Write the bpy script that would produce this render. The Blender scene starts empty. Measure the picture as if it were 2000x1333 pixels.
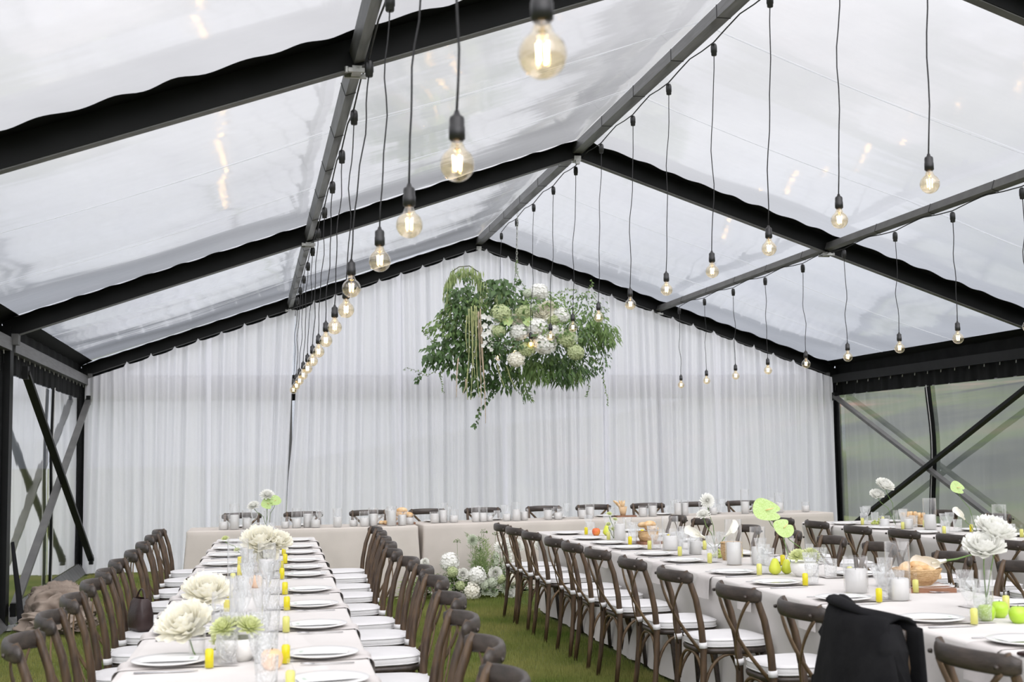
import bpy, math, random
from mathutils import Vector, Matrix, noise as mnoise
import numpy as np

R = random.Random(7)
PI = math.pi
col = bpy.context.scene.collection
scn = bpy.context.scene

# ------------------------------------------------------------------ camera
YAW, PITCH, ROLL = 0.2024, 0.0879, -0.0140
CAM = Vector((-3.2426, 0.0, 1.5072))
fw = Vector((math.sin(YAW) * math.cos(PITCH), math.cos(YAW) * math.cos(PITCH), math.sin(PITCH)))
rt = Vector((math.cos(YAW), -math.sin(YAW), 0))
up = rt.cross(fw)
rt2 = rt * math.cos(ROLL) + up * math.sin(ROLL)
up2 = -rt * math.sin(ROLL) + up * math.cos(ROLL)
cam = bpy.data.cameras.new('camera')
camo = bpy.data.objects.new('camera', cam)
col.objects.link(camo)
m = Matrix((rt2, up2, -fw)).transposed().to_4x4()
m.translation = CAM
camo.matrix_world = m
cam.sensor_width = 36.0
cam.lens = 2509.5 / 2000 * 36.0
cam.clip_start = 0.05
cam.clip_end = 3000
cam.dof.use_dof = True
cam.dof.focus_distance = 10.5
cam.dof.aperture_fstop = 4.5
scn.camera = camo

# ------------------------------------------------------------------ world and exposure
scn.view_settings.view_transform = 'Standard'
scn.view_settings.look = 'None'
scn.view_settings.exposure = 0.18
scn.view_settings.gamma = 1.0
scn.view_settings.use_curve_mapping = False
scn.cycles.max_bounces = 9
scn.cycles.diffuse_bounces = 4
scn.cycles.glossy_bounces = 4
scn.cycles.transmission_bounces = 6
scn.cycles.transparent_max_bounces = 28
scn.cycles.caustics_reflective = False
scn.cycles.caustics_refractive = False
scn.cycles.sample_clamp_indirect = 6.0

w = bpy.data.worlds.new('overcast_sky')
scn.world = w
w.use_nodes = True
nt = w.node_tree
nt.nodes.clear()
N = nt.nodes.new
L = nt.links.new
tc = N('ShaderNodeTexCoord')
sep = N('ShaderNodeSeparateXYZ')
L(tc.outputs['Generated'], sep.inputs[0])
ramp = N('ShaderNodeValToRGB')
L(sep.outputs['Z'], ramp.inputs[0])
cr = ramp.color_ramp
cr.elements[0].position = 0.0
cr.elements[0].color = (0.54, 0.57, 0.645, 1)
cr.elements[1].position = 1.0
cr.elements[1].color = (1.0, .975, 1.0, 1)
for p, c in ((0.05, (0.54, 0.57, 0.645)), (0.13, (0.62, 0.645, 0.715)), (0.24, (0.79, 0.79, 0.825)), (0.36, (0.86, 0.85, 0.885))):
    e = cr.elements.new(p)
    e.color = (*c, 1)
mp = N('ShaderNodeMapping')
mp.inputs['Scale'].default_value = (2.2, 2.2, 6.0)
L(tc.outputs['Generated'], mp.inputs[0])
nz = N('ShaderNodeTexNoise')
nz.inputs['Scale'].default_value = 1.6
nz.inputs['Detail'].default_value = 5
nz.inputs['Roughness'].default_value = 0.55
L(mp.outputs[0], nz.inputs['Vector'])
mr = N('ShaderNodeMapRange')
mr.inputs['From Min'].default_value = 0.3
mr.inputs['From Max'].default_value = 0.7
mr.inputs['To Min'].default_value = 0.88
mr.inputs['To Max'].default_value = 1.10
L(nz.outputs['Fac'], mr.inputs['Value'])
# overcast sky: the zenith is about twice as bright as the part near the hills
mz = N('ShaderNodeMapRange')
mz.inputs['From Min'].default_value = 0.35
mz.inputs['From Max'].default_value = 1.0
mz.inputs['To Min'].default_value = 1.0
mz.inputs['To Max'].default_value = 1.25
L(sep.outputs['Z'], mz.inputs['Value'])
mu = N('ShaderNodeMath')
mu.operation = 'MULTIPLY'
L(mr.outputs[0], mu.inputs[0])
L(mz.outputs[0], mu.inputs[1])
# gain added to the unseen sky behind the viewer, to brighten upright surfaces
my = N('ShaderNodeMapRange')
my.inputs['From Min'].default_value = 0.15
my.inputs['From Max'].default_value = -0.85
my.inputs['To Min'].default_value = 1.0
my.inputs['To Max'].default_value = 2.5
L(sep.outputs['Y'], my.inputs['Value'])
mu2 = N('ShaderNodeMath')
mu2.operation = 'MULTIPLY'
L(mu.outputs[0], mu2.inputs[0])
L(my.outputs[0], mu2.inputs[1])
bg = N('ShaderNodeBackground')
L(ramp.outputs[0], bg.inputs['Color'])
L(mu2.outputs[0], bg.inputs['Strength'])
wo = N('ShaderNodeOutputWorld')
L(bg.outputs[0], wo.inputs[0])

sun = bpy.data.lights.new('veiled_sun', 'SUN')
sun.energy = 1.15
sun.angle = 1.1
sun.color = (1, 0.96, 0.98)
suno = bpy.data.objects.new('veiled_sun', sun)
suno.rotation_euler = (math.radians(60), 0, math.radians(8))
col.objects.link(suno)


# ------------------------------------------------------------------ helpers
class MB:
    def __init__(s):
        s.v, s.f, s.m, s.mi = [], [], [], 0

    def face(s, idx):
        s.f.append(tuple(idx))
        s.m.append(s.mi)

    def box(s, c, size, rot=None):
        c = Vector(c)
        hx, hy, hz = size[0] / 2, size[1] / 2, size[2] / 2
        b = len(s.v)
        for dx, dy, dz in ((-1, -1, -1), (1, -1, -1), (1, 1, -1), (-1, 1, -1), (-1, -1, 1), (1, -1, 1), (1, 1, 1), (-1, 1, 1)):
            p = Vector((dx * hx, dy * hy, dz * hz))
            if rot:
                p = rot @ p
            s.v.append(tuple(c + p))
        for q in ((0, 3, 2, 1), (4, 5, 6, 7), (0, 1, 5, 4), (1, 2, 6, 5), (2, 3, 7, 6), (3, 0, 4, 7)):
            s.face([b + i for i in q])

    def bar(s, a, b_, wd, ht, upv=(0, 0, 1)):
        a, b_ = Vector(a), Vector(b_)
        t = (b_ - a).normalized()
        sd = t.cross(Vector(upv)).normalized()
        n = sd.cross(t)
        k = len(s.v)
        for p in (a, b_):
            for u, v in ((-1, -1), (1, -1), (1, 1), (-1, 1)):
                s.v.append(tuple(p + sd * (u * wd / 2) + n * (v * ht / 2)))
        for q in ((0, 3, 2, 1), (4, 5, 6, 7), (0, 1, 5, 4), (1, 2, 6, 5), (2, 3, 7, 6), (3, 0, 4, 7)):
            s.face([k + i for i in q])

    def tube(s, path, rad, n=8, upv=(0, 0, 1), caps=True):
        P = [Vector(p) for p in path]
        k0 = len(s.v)
        for i, p in enumerate(P):
            t = (P[min(i + 1, len(P) - 1)] - P[max(i - 1, 0)]).normalized()
            u = Vector(upv)
            if abs(t.dot(u)) > 0.97:
                u = Vector((0.12, 1, 0)) if abs(t.y) < 0.9 else Vector((1, 0, 0))
            sd = t.cross(u).normalized()
            nn = sd.cross(t)
            r = rad[i] if isinstance(rad, (list, tuple)) and not (len(rad) == 2 and len(P) != 2 and not isinstance(rad[0], tuple)) else rad
            rx, ry = r if isinstance(r, tuple) else (r, r)
            for j in range(n):
                a = 2 * PI * (j + .5) / n
                s.v.append(tuple(p + sd * (rx * math.cos(a)) + nn * (ry * math.sin(a))))
        for i in range(len(P) - 1):
            for j in range(n):
                a, b = k0 + i * n + j, k0 + i * n + (j + 1) % n
                s.face((a, b, b + n, a + n))
        if caps:
            s.face([k0 + j for j in range(n)][::-1])
            s.face([k0 + (len(P) - 1) * n + j for j in range(n)])

    def lathe(s, prof, n=20, c=(0, 0, 0), flute=0, axis=None):
        k0 = len(s.v)
        c = Vector(c)
        for (r, z) in prof:
            for j in range(n):
                a = 2 * PI * j / n
                rr = r * (1 + flute * (1 if j % 2 else -1)) if r > 1e-5 else 0
                p = Vector((rr * math.cos(a), rr * math.sin(a), z))
                if axis:
                    p = axis @ p
                s.v.append(tuple(c + p))
        for i in range(len(prof) - 1):
            for j in range(n):
                a, b = k0 + i * n + j, k0 + i * n + (j + 1) % n
                s.face((a, b, b + n, a + n))

    def grid(s, nu, nv, fn):
        k0 = len(s.v)
        for i in range(nu + 1):
            for j in range(nv + 1):
                s.v.append(tuple(fn(i / nu, j / nv)))
        for i in range(nu):
            for j in range(nv):
                a = k0 + i * (nv + 1) + j
                s.face((a, a + nv + 1, a + nv + 2, a + 1))

    def leaf(s, p, d, nrm, ln, wd, fold=0.25, droop=0.2):
        p, d = Vector(p), Vector(d).normalized()
        sd = d.cross(Vector(nrm))
        if sd.length < 1e-3:
            sd = d.cross(Vector((1, 0.1, 0)))
        sd.normalize()
        n = sd.cross(d)
        k = len(s.v)
        a = p
        b = p + d * ln * .45
        c = p + d * ln - n * ln * droop
        for q in (a, b + sd * wd / 2 + n * wd * fold, b, b - sd * wd / 2 + n * wd * fold, c):
            s.v.append(tuple(q))
        s.face((k, k + 1, k + 2))
        s.face((k, k + 2, k + 3))
        s.face((k + 1, k + 4, k + 2))
        s.face((k + 2, k + 4, k + 3))

    def build(s, name, mats, parent=None, smooth=True, loc=None, rot=None):
        o = bpy.data.objects.new(name, s.mesh(name, mats, smooth))
        col.objects.link(o)
        if parent is not None:
            o.parent = parent
        if loc is not None:
            o.location = loc
        if rot is not None:
            o.rotation_euler = rot
        return o

    def mesh(s, name, mats, smooth=True):
        me = bpy.data.meshes.new(name)
        me.from_pydata(s.v, [], s.f)
        if not isinstance(mats, (list, tuple)):
            mats = [mats]
        for q in mats:
            me.materials.append(q)
        me.polygons.foreach_set('use_smooth', [smooth] * len(me.polygons))
        if len(mats) > 1:
            me.polygons.foreach_set('material_index', s.m)
        me.update()
        return me


def empty(name, loc=(0, 0, 0), rz=0.0):
    o = bpy.data.objects.new(name, None)
    o.empty_display_size = 0.1
    o.location = loc
    o.rotation_euler = (0, 0, rz)
    col.objects.link(o)
    return o


def tag(o, label=None, cat=None, group=None, kind=None):
    if label:
        o['label'] = label
    if cat:
        o['category'] = cat
    if group:
        o['group'] = group
    if kind:
        o['kind'] = kind
    return o


def inst(mesh, name, parent=None, loc=(0, 0, 0), rot=(0, 0, 0), sc=1.0):
    o = bpy.data.objects.new(name, mesh)
    o.location = loc
    o.rotation_euler = rot
    o.scale = (sc, sc, sc) if not isinstance(sc, tuple) else sc
    if parent is not None:
        o.parent = parent
    col.objects.link(o)
    return o


CH = {}


def copy_tree(o, parent=None):
    c = o.copy()
    col.objects.link(c)
    if parent is not None:
        c.parent = parent
    kids = CH.get(o.name)
    if kids is None:
        kids = CH[o.name] = list(o.children)
    for ch in kids:
        copy_tree(ch, c)
    return c


ORD = ['zeroth', 'first', 'second', 'third', 'fourth', 'fifth', 'sixth', 'seventh', 'eighth', 'ninth', 'tenth', 'eleventh', 'twelfth', 'thirteenth',
       'fourteenth', 'fifteenth', 'sixteenth', 'seventeenth', 'eighteenth', 'nineteenth', 'twentieth', 'twenty-first']


# ------------------------------------------------------------------ materials
def mat(name, c1, c2=None, rough=0.6, scale=8, spec=0.4, bump=0.0, bscale=40, metallic=0, stretch=None, sheen=0, detail=4, lo=.35, hi=.65, rnd=0.0, trans=0.0):
    m = bpy.data.materials.new(name)
    m.use_nodes = True
    t = m.node_tree
    b = t.nodes['Principled BSDF']
    b.inputs['Roughness'].default_value = rough
    b.inputs['Metallic'].default_value = metallic
    b.inputs['Specular IOR Level'].default_value = spec
    if sheen:
        b.inputs['Sheen Weight'].default_value = sheen
    tcn = t.nodes.new('ShaderNodeTexCoord')
    vec = tcn.outputs['Object']
    if stretch:
        mpn = t.nodes.new('ShaderNodeMapping')
        mpn.inputs['Scale'].default_value = stretch
        t.links.new(vec, mpn.inputs[0])
        vec = mpn.outputs[0]
    if c2 is None:
        c2 = tuple(x * .9 for x in c1)
    n = t.nodes.new('ShaderNodeTexNoise')
    n.inputs['Scale'].default_value = scale
    n.inputs['Detail'].default_value = detail
    t.links.new(vec, n.inputs['Vector'])
    r = t.nodes.new('ShaderNodeValToRGB')
    r.color_ramp.elements[0].position = lo
    r.color_ramp.elements[0].color = (*c1, 1)
    r.color_ramp.elements[1].position = hi
    r.color_ramp.elements[1].color = (*c2, 1)
    t.links.new(n.outputs['Fac'], r.inputs[0])
    cout = r.outputs[0]
    if rnd:
        oi = t.nodes.new('ShaderNodeObjectInfo')
        hs = t.nodes.new('ShaderNodeHueSaturation')
        q = t.nodes.new('ShaderNodeMapRange')
        q.inputs['To Min'].default_value = 1 - rnd
        q.inputs['To Max'].default_value = 1 + rnd
        t.links.new(oi.outputs['Random'], q.inputs['Value'])
        t.links.new(q.outputs[0], hs.inputs['Value'])
        t.links.new(cout, hs.inputs['Color'])
        cout = hs.outputs[0]
    t.links.new(cout, b.inputs['Base Color'])
    if bump:
        n2 = t.nodes.new('ShaderNodeTexNoise')
        n2.inputs['Scale'].default_value = bscale
        n2.inputs['Detail'].default_value = 3
        t.links.new(vec, n2.inputs['Vector'])
        bp = t.nodes.new('ShaderNodeBump')
        bp.inputs['Strength'].default_value = bump
        bp.inputs['Distance'].default_value = 0.01
        t.links.new(n2.outputs['Fac'], bp.inputs['Height'])
        t.links.new(bp.outputs[0], b.inputs['Normal'])
    if trans:
        tr = t.nodes.new('ShaderNodeBsdfTranslucent')
        t.links.new(cout, tr.inputs['Color'])
        mx = t.nodes.new('ShaderNodeMixShader')
        mx.inputs[0].default_value = trans
        out = t.nodes['Material Output']
        t.links.new(b.outputs[0], mx.inputs[1])
        t.links.new(tr.outputs[0], mx.inputs[2])
        t.links.new(mx.outputs[0], out.inputs[0])
    return m


def glassy(name, tint=(.96, .97, .97), rough=0.02, f0=0.05, k=1.0, milk=0.0, bump=0.0, bscale=6, stretch=None, milkcol=(.85, .87, .9), power=5, milkscale=2.0, streak=None, mlo=.25, mhi=1.6):
    """thin clear sheet: see-through, mirror-like towards grazing, with a little cloudiness"""
    m = bpy.data.materials.new(name)
    m.use_nodes = True
    t = m.node_tree
    t.nodes.clear()
    A, K = t.nodes.new, t.links.new
    tr = A('ShaderNodeBsdfTransparent')
    tr.inputs[0].default_value = (*tint, 1)
    gl = A('ShaderNodeBsdfAnisotropic')
    gl.inputs['Roughness'].default_value = rough
    gl.inputs['Color'].default_value = (1, 1, 1, 1)
    lw = A('ShaderNodeLayerWeight')
    lw.inputs['Blend'].default_value = 0.5
    p = A('ShaderNodeMath')
    p.operation = 'POWER'
    p.inputs[1].default_value = power
    K(lw.outputs['Facing'], p.inputs[0])
    ma = A('ShaderNodeMath')
    ma.operation = 'MULTIPLY_ADD'
    ma.use_clamp = True
    ma.inputs[1].default_value = k
    ma.inputs[2].default_value = f0
    K(p.outputs[0], ma.inputs[0])
    tcn = A('ShaderNodeTexCoord')
    vec = tcn.outputs['Object']
    if stretch:
        mpn = A('ShaderNodeMapping')
        mpn.inputs['Scale'].default_value = stretch
        K(vec, mpn.inputs[0])
        vec = mpn.outputs[0]
    if bump:
        n2 = A('ShaderNodeTexNoise')
        n2.inputs['Scale'].default_value = bscale
        n2.inputs['Detail'].default_value = 2
        K(vec, n2.inputs['Vector'])
        bp = A('ShaderNodeBump')
        bp.inputs['Strength'].default_value = bump
        bp.inputs['Distance'].default_value = 0.02
        K(n2.outputs['Fac'], bp.inputs['Height'])
        K(bp.outputs[0], gl.inputs['Normal'])
    base = tr.outputs[0]
    if milk:
        df = A('ShaderNodeBsdfDiffuse')
        df.inputs[0].default_value = (*milkcol, 1)
        tl = A('ShaderNodeBsdfTranslucent')
        tl.inputs[0].default_value = (*milkcol, 1)
        m2 = A('ShaderNodeMixShader')
        m2.inputs[0].default_value = 0.6
        K(df.outputs[0], m2.inputs[1])
        K(tl.outputs[0], m2.inputs[2])
        n3 = A('ShaderNodeTexNoise')
        n3.inputs['Scale'].default_value = milkscale
        n3.inputs['Detail'].default_value = 5
        K(vec, n3.inputs['Vector'])
        mrn = A('ShaderNodeMapRange')
        mrn.inputs['From Min'].default_value = .35
        mrn.inputs['From Max'].default_value = .7
        mrn.inputs['To Min'].default_value = milk * mlo
        mrn.inputs['To Max'].default_value = milk * mhi
        K(n3.outputs['Fac'], mrn.inputs['Value'])
        m1 = A('ShaderNodeMixShader')
        K(mrn.outputs[0], m1.inputs[0])
        K(tr.outputs[0], m1.inputs[1])
        K(m2.outputs[0], m1.inputs[2])
        base = m1.outputs[0]
    mx = A('ShaderNodeMixShader')
    K(ma.outputs[0], mx.inputs[0])
    K(base, mx.inputs[1])
    K(gl.outputs[0], mx.inputs[2])
    o = A('ShaderNodeOutputMaterial')
    K(mx.outputs[0], o.inputs[0])
    return m


def emis(name, c, s):
    m = bpy.data.materials.new(name)
    m.use_nodes = True
    t = m.node_tree
    t.nodes.clear()
    e = t.nodes.new('ShaderNodeEmission')
    e.inputs[0].default_value = (*c, 1)
    e.inputs[1].default_value = s
    o = t.nodes.new('ShaderNodeOutputMaterial')
    t.links.new(e.outputs[0], o.inputs[0])
    return m


M = {}
M['wood'] = mat('weathered_brown_wood', (.040, .024, .014), (.095, .058, .030), rough=.45, scale=14, stretch=(3, 3, .6), bump=.15, bscale=60, spec=.5, rnd=.18)
M['rail'] = mat('dark_greyed_wood', (.026, .020, .016), (.054, .041, .033), rough=.38, scale=10, stretch=(.8, 4, 4), bump=.12, bscale=50, spec=.5, rnd=.15)
M['slat'] = mat('golden_brown_wood', (.070, .042, .018), (.14, .088, .042), rough=.5, scale=16, spec=.45, rnd=.2)
M['cushion'] = mat('white_cotton', (.74, .735, .735), (.69, .685, .685), rough=.85, scale=5, bump=.08, bscale=120, spec=.2)
M['linen'] = mat('pale_linen', (.68, .655, .63), (.63, .605, .58), rough=.9, scale=3, bump=.1, bscale=180, spec=.15)
M['headlinen'] = mat('oat_linen', (.56, .515, .465), (.50, .46, .415), rough=.9, scale=2.5, bump=.12, bscale=180, spec=.15)
M['napkin'] = mat('soft_linen_napkin', (.62, .59, .57), (.56, .53, .51), rough=.9, scale=6, bump=.1, bscale=150, spec=.15)
M['porcelain'] = mat('white_porcelain', (.82, .815, .80), (.78, .775, .76), rough=.18, scale=3, spec=.6)
M['paper'] = mat('white_card', (.84, .84, .83), (.80, .80, .79), rough=.7, scale=4, spec=.2)
M['print'] = mat('grey_green_print', (.42, .52, .42), (.52, .60, .52), rough=.8, scale=300, spec=.1)
M['ink'] = mat('grey_ink', (.5, .5, .5), (.6, .6, .6), rough=.8, scale=300, spec=.1)
M['steel'] = mat('polished_cutlery', (.62, .62, .63), (.55, .55, .56), rough=.25, metallic=1, scale=5)
M['black'] = mat('black_fabric', (.004, .0045, .0045), (.007, .0075, .0075), rough=.7, scale=10, bump=.1, bscale=15, spec=.10)
M['blackmetal'] = mat('black_coated_aluminium', (.0045, .005, .005), (.006, .0065, .0065), rough=.5, scale=8, spec=.14)
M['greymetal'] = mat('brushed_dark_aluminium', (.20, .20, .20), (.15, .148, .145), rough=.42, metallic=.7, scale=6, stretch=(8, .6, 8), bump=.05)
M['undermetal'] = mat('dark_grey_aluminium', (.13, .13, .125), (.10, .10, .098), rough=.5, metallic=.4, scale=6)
M['bracket'] = mat('galvanised_bracket', (.42, .42, .40), (.32, .32, .31), rough=.45, metallic=.8, scale=40)
M['bakelite'] = mat('black_bakelite', (.012, .012, .013), (.018, .018, .019), rough=.35, scale=20, spec=.5)
M['cord'] = mat('black_cord', (.014, .014, .015), (.022, .022, .024), rough=.6, scale=60)
M['tie'] = mat('pale_cord', (.5, .5, .48), (.6, .6, .58), rough=.8, scale=60)
M['wax'] = mat('white_candle_wax', (.86, .85, .83), (.83, .82, .80), rough=.5, scale=4, spec=.4, trans=.15)
M['wick'] = mat('wick', (.05, .04, .03), rough=.9)
M['glass'] = glassy('table_glass', tint=(.99, .992, .992), rough=.03, f0=.025, k=.65, power=3.4)
M['cut'] = glassy('cut_glass', tint=(.975, .98, .98), rough=.06, f0=.09, k=.65, power=2.2, bump=.9, bscale=90)
M['bulb'] = glassy('amber_bulb_glass', tint=(.985, .90, .74), rough=.02, f0=.10, k=.8, power=2.6)
M['stemglass'] = glassy('inner_glass_stem', tint=(.97, .9, .75), rough=.1, f0=.15, k=.5, power=2)
M['roof'] = glassy('clear_roof_vinyl', tint=(.965, .972, .978), rough=.10, f0=.03, k=1.0, power=4.5, milk=.07, bump=.22, bscale=1.3, stretch=(.6, 2.2, .6), milkcol=(.86, .88, .92), milkscale=1.1, mlo=.2, mhi=2.2)
M['side'] = glassy('clear_side_vinyl', tint=(.93, .945, .95), rough=.045, f0=.06, k=1.35, power=3.2, milk=.10, bump=.09, bscale=1.6, stretch=(1, 1.2, .6), milkcol=(.80, .83, .84), milkscale=.8, mlo=.8, mhi=1.2)
M['seam'] = glassy('pale_weld', tint=(.95, .96, .97), rough=.3, f0=.05, k=.3, milk=.75, milkcol=(.92, .94, .97), mlo=.8, mhi=1.2)
M['filament'] = emis('glowing_filament', (1.0, .66, .30), 34)
M['lawn'] = mat('lawn_soil', (.055, .09, .015), (.16, .165, .05), rough=.95, scale=1.3, bump=.6, bscale=60, detail=8, lo=.3, hi=.72)
M['blade'] = mat('grass_blades', (.11, .18, .03), (.34, .33, .11), rough=.7, scale=1.1, spec=.2, detail=6, trans=.35, lo=.3, hi=.7)
M['leafd'] = mat('deep_green_leaves', (.038, .088, .020), (.085, .16, .042), rough=.42, scale=7, spec=.5, trans=.2)
M['leafm'] = mat('mid_green_leaves', (.10, .18, .045), (.18, .27, .08), rough=.5, scale=7, spec=.4, trans=.25)
M['leafp'] = mat('pale_sage_leaves', (.26, .34, .13), (.38, .45, .21), rough=.6, scale=9, spec=.3, trans=.3)
M['stem'] = mat('green_stem', (.12, .20, .06), (.16, .26, .08), rough=.6, scale=9)
M['twig'] = mat('dark_stem', (.05, .07, .025), (.08, .08, .04), rough=.7, scale=9)
M['petalw'] = mat('white_petals', (.92, .92, .88), (.86, .86, .81), rough=.7, scale=9, spec=.2, trans=.25)
M['petalc'] = mat('cream_petals', (.92, .89, .76), (.93, .92, .84), rough=.7, scale=9, spec=.2, trans=.25)
M['petalg'] = mat('lime_petals', (.44, .52, .25), (.62, .67, .42), rough=.7, scale=9, spec=.2, trans=.25)
M['petaly'] = mat('pale_yellow_green_petals', (.66, .72, .36), (.78, .80, .50), rough=.7, scale=9, spec=.2, trans=.25)
M['petals'] = mat('silvery_green_petals', (.52, .58, .44), (.66, .70, .58), rough=.7, scale=9, spec=.2, trans=.25)
M['lime'] = mat('lime_spathe', (.46, .64, .20), (.60, .76, .34), rough=.25, scale=12, spec=.5, trans=.3)
M['spadix'] = mat('cream_spadix', (.75, .62, .28), rough=.6)
M['amaranth'] = mat('pale_green_amaranth', (.34, .38, .16), (.46, .48, .24), rough=.9, scale=60, bump=.8, bscale=200)
M['amarpink'] = mat('dusty_pink_amaranth', (.48, .37, .26), (.56, .46, .34), rough=.9, scale=60, bump=.8, bscale=200)
M['chain'] = mat('pale_steel_chain', (.55, .56, .52), (.45, .46, .42), rough=.4, metallic=.7)
M['yellow'] = mat('lemon_liqueur', (.93, .85, .03), (.95, .88, .06), rough=.3, scale=6, spec=.3, trans=.6)
M['palelemon'] = mat('pale_lemon_liqueur', (.90, .89, .34), (.92, .90, .42), rough=.3, scale=6, spec=.3, trans=.6)
M['wicker'] = mat('woven_straw', (.50, .32, .15), (.68, .48, .27), rough=.8, scale=40, stretch=(1, 1, 5), bump=.8, bscale=60, spec=.2)
M['bread'] = mat('crusty_bread', (.56, .34, .15), (.80, .62, .40), rough=.8, scale=14, bump=.3, bscale=40, spec=.2)
M['board'] = mat('walnut_board', (.17, .07, .035), (.30, .15, .085), rough=.45, scale=5, stretch=(1, 10, 1))
M['kraft'] = mat('brown_kraft_paper', (.55, .38, .22), (.66, .48, .30), rough=.9, scale=20)
M['apple'] = mat('green_apple_skin', (.36, .58, .03), (.46, .66, .07), rough=.3, scale=12, spec=.5)
M['redapple'] = mat('red_peach_skin', (.60, .07, .03), (.72, .30, .07), rough=.4, scale=9, spec=.4)
M['pear'] = mat('green_pear_skin', (.52, .58, .04), (.62, .66, .10), rough=.4, scale=12, spec=.4)
M['grape'] = mat('green_grape_skin', (.48, .56, .12), (.56, .62, .20), rough=.3, scale=12, spec=.5, trans=.2)
M['peach'] = mat('peach_skin', (.80, .45, .24), (.86, .60, .36), rough=.5, scale=9)
M['ceramic'] = mat('white_stone_bowl', (.80, .79, .76), (.72, .71, .68), rough=.6, scale=30)
M['jacket'] = mat('black_wool', (.007, .007, .008), (.012, .012, .013), rough=.9, scale=9, spec=.15, bump=.2, bscale=40)
M['leather'] = mat('dark_brown_leather', (.030, .017, .016), (.045, .027, .025), rough=.4, scale=12, bump=.15, bscale=60)
M['blanket'] = mat('taupe_wool', (.24, .195, .16), (.31, .255, .21), rough=.9, scale=6, bump=.2, bscale=60, spec=.15)
M['strap'] = mat('white_strap', (.62, .62, .60), (.7, .7, .68), rough=.8)

# sheer curtain
cm = bpy.data.materials.new('sheer_white_voile')
cm.use_nodes = True
t = cm.node_tree
t.nodes.clear()
A, K = t.nodes.new, t.links.new
df = A('ShaderNodeBsdfDiffuse')
df.inputs[0].default_value = (.895, .90, .935, 1)
tl = A('ShaderNodeBsdfTranslucent')
tl.inputs[0].default_value = (.90, .90, .95, 1)
m1 = A('ShaderNodeMixShader')
m1.inputs[0].default_value = .42
K(df.outputs[0], m1.inputs[1])
K(tl.outputs[0], m1.inputs[2])
tp = A('ShaderNodeBsdfTransparent')
wv = A('ShaderNodeTexNoise')
wv.inputs['Scale'].default_value = 220
tcn = A('ShaderNodeTexCoord')
K(tcn.outputs['Object'], wv.inputs['Vector'])
mrn = A('ShaderNodeMapRange')
mrn.inputs['To Min'].default_value = .0
mrn.inputs['To Max'].default_value = .17
K(wv.outputs['Fac'], mrn.inputs['Value'])
m2 = A('ShaderNodeMixShader')
K(mrn.outputs[0], m2.inputs[0])
K(m1.outputs[0], m2.inputs[1])
K(tp.outputs[0], m2.inputs[2])
o = A('ShaderNodeOutputMaterial')
K(m2.outputs[0], o.inputs[0])
M['voile'] = cm

# hillside: fields, scrub and bare slopes
hm = bpy.data.materials.new('scrubby_hillside')
hm.use_nodes = True
t = hm.node_tree
b = t.nodes['Principled BSDF']
b.inputs['Roughness'].default_value = 1
b.inputs['Specular IOR Level'].default_value = 0
A, K = t.nodes.new, t.links.new
tcn = A('ShaderNodeTexCoord')
mpn = A('ShaderNodeMapping')
mpn.inputs['Scale'].default_value = (.085, .045, .16)
K(tcn.outputs['Object'], mpn.inputs[0])
n1 = A('ShaderNodeTexNoise')
n1.inputs['Scale'].default_value = 1.0
n1.inputs['Detail'].default_value = 7
n1.inputs['Roughness'].default_value = .6
K(mpn.outputs[0], n1.inputs['Vector'])
r1 = A('ShaderNodeValToRGB')
els = r1.color_ramp.elements
els[0].position, els[0].color = .36, (.030, .038, .036, 1)
els[1].position, els[1].color = .64, (.26, .17, .125, 1)
for p, c in ((.44, (.065, .075, .060)), (.50, (.085, .115, .055)), (.57, (.14, .125, .085))):
    e = els.new(p)
    e.color = (*c, 1)
K(n1.outputs['Fac'], r1.inputs[0])
K(r1.outputs[0], b.inputs['Base Color'])
M['hill'] = hm

# ------------------------------------------------------------------ tent dimensions
W = 5.38          # half width at the posts
EZ, RZ = 2.64, 4.49   # underside of the rafters at the wall and at the ridge
YB = 18.13        # back frame
FR = [18.13, 12.43, 6.73, 1.03]
RH = .15          # rafter depth


def under(x):
    return RZ - (RZ - EZ) * abs(x) / W


SL = math.atan((RZ - EZ) / W)

# ------------------------------------------------------------------ ground, hill
mb = MB()
mb.grid(40, 40, lambda u, v: (-160 + 320 * u, -60 + 320 * v, -0.012))
g = mb.build('floor', M['lawn'])
tag(g, kind='structure')

mb = MB()


def hillz(x, y):
    d = max(0.0, x - 9)
    h = 17 * (1 - math.exp(-d / 85.0))
    h += 1.6 * math.sin(x * .045 + y * .021) * min(1, d / 60) + 1.1 * math.sin(y * .05 - x * .02) * min(1, d / 60)
    h += 10 * max(0, min(1, (x - 110) / 160.0))
    return h - .3


mb.grid(90, 90, lambda u, v: (8 + 352 * u ** 1.5, -60 + 520 * v, hillz(8 + 352 * u ** 1.5, -60 + 520 * v)))
tag(mb.build('hillside', M['hill']), kind='structure')

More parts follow.
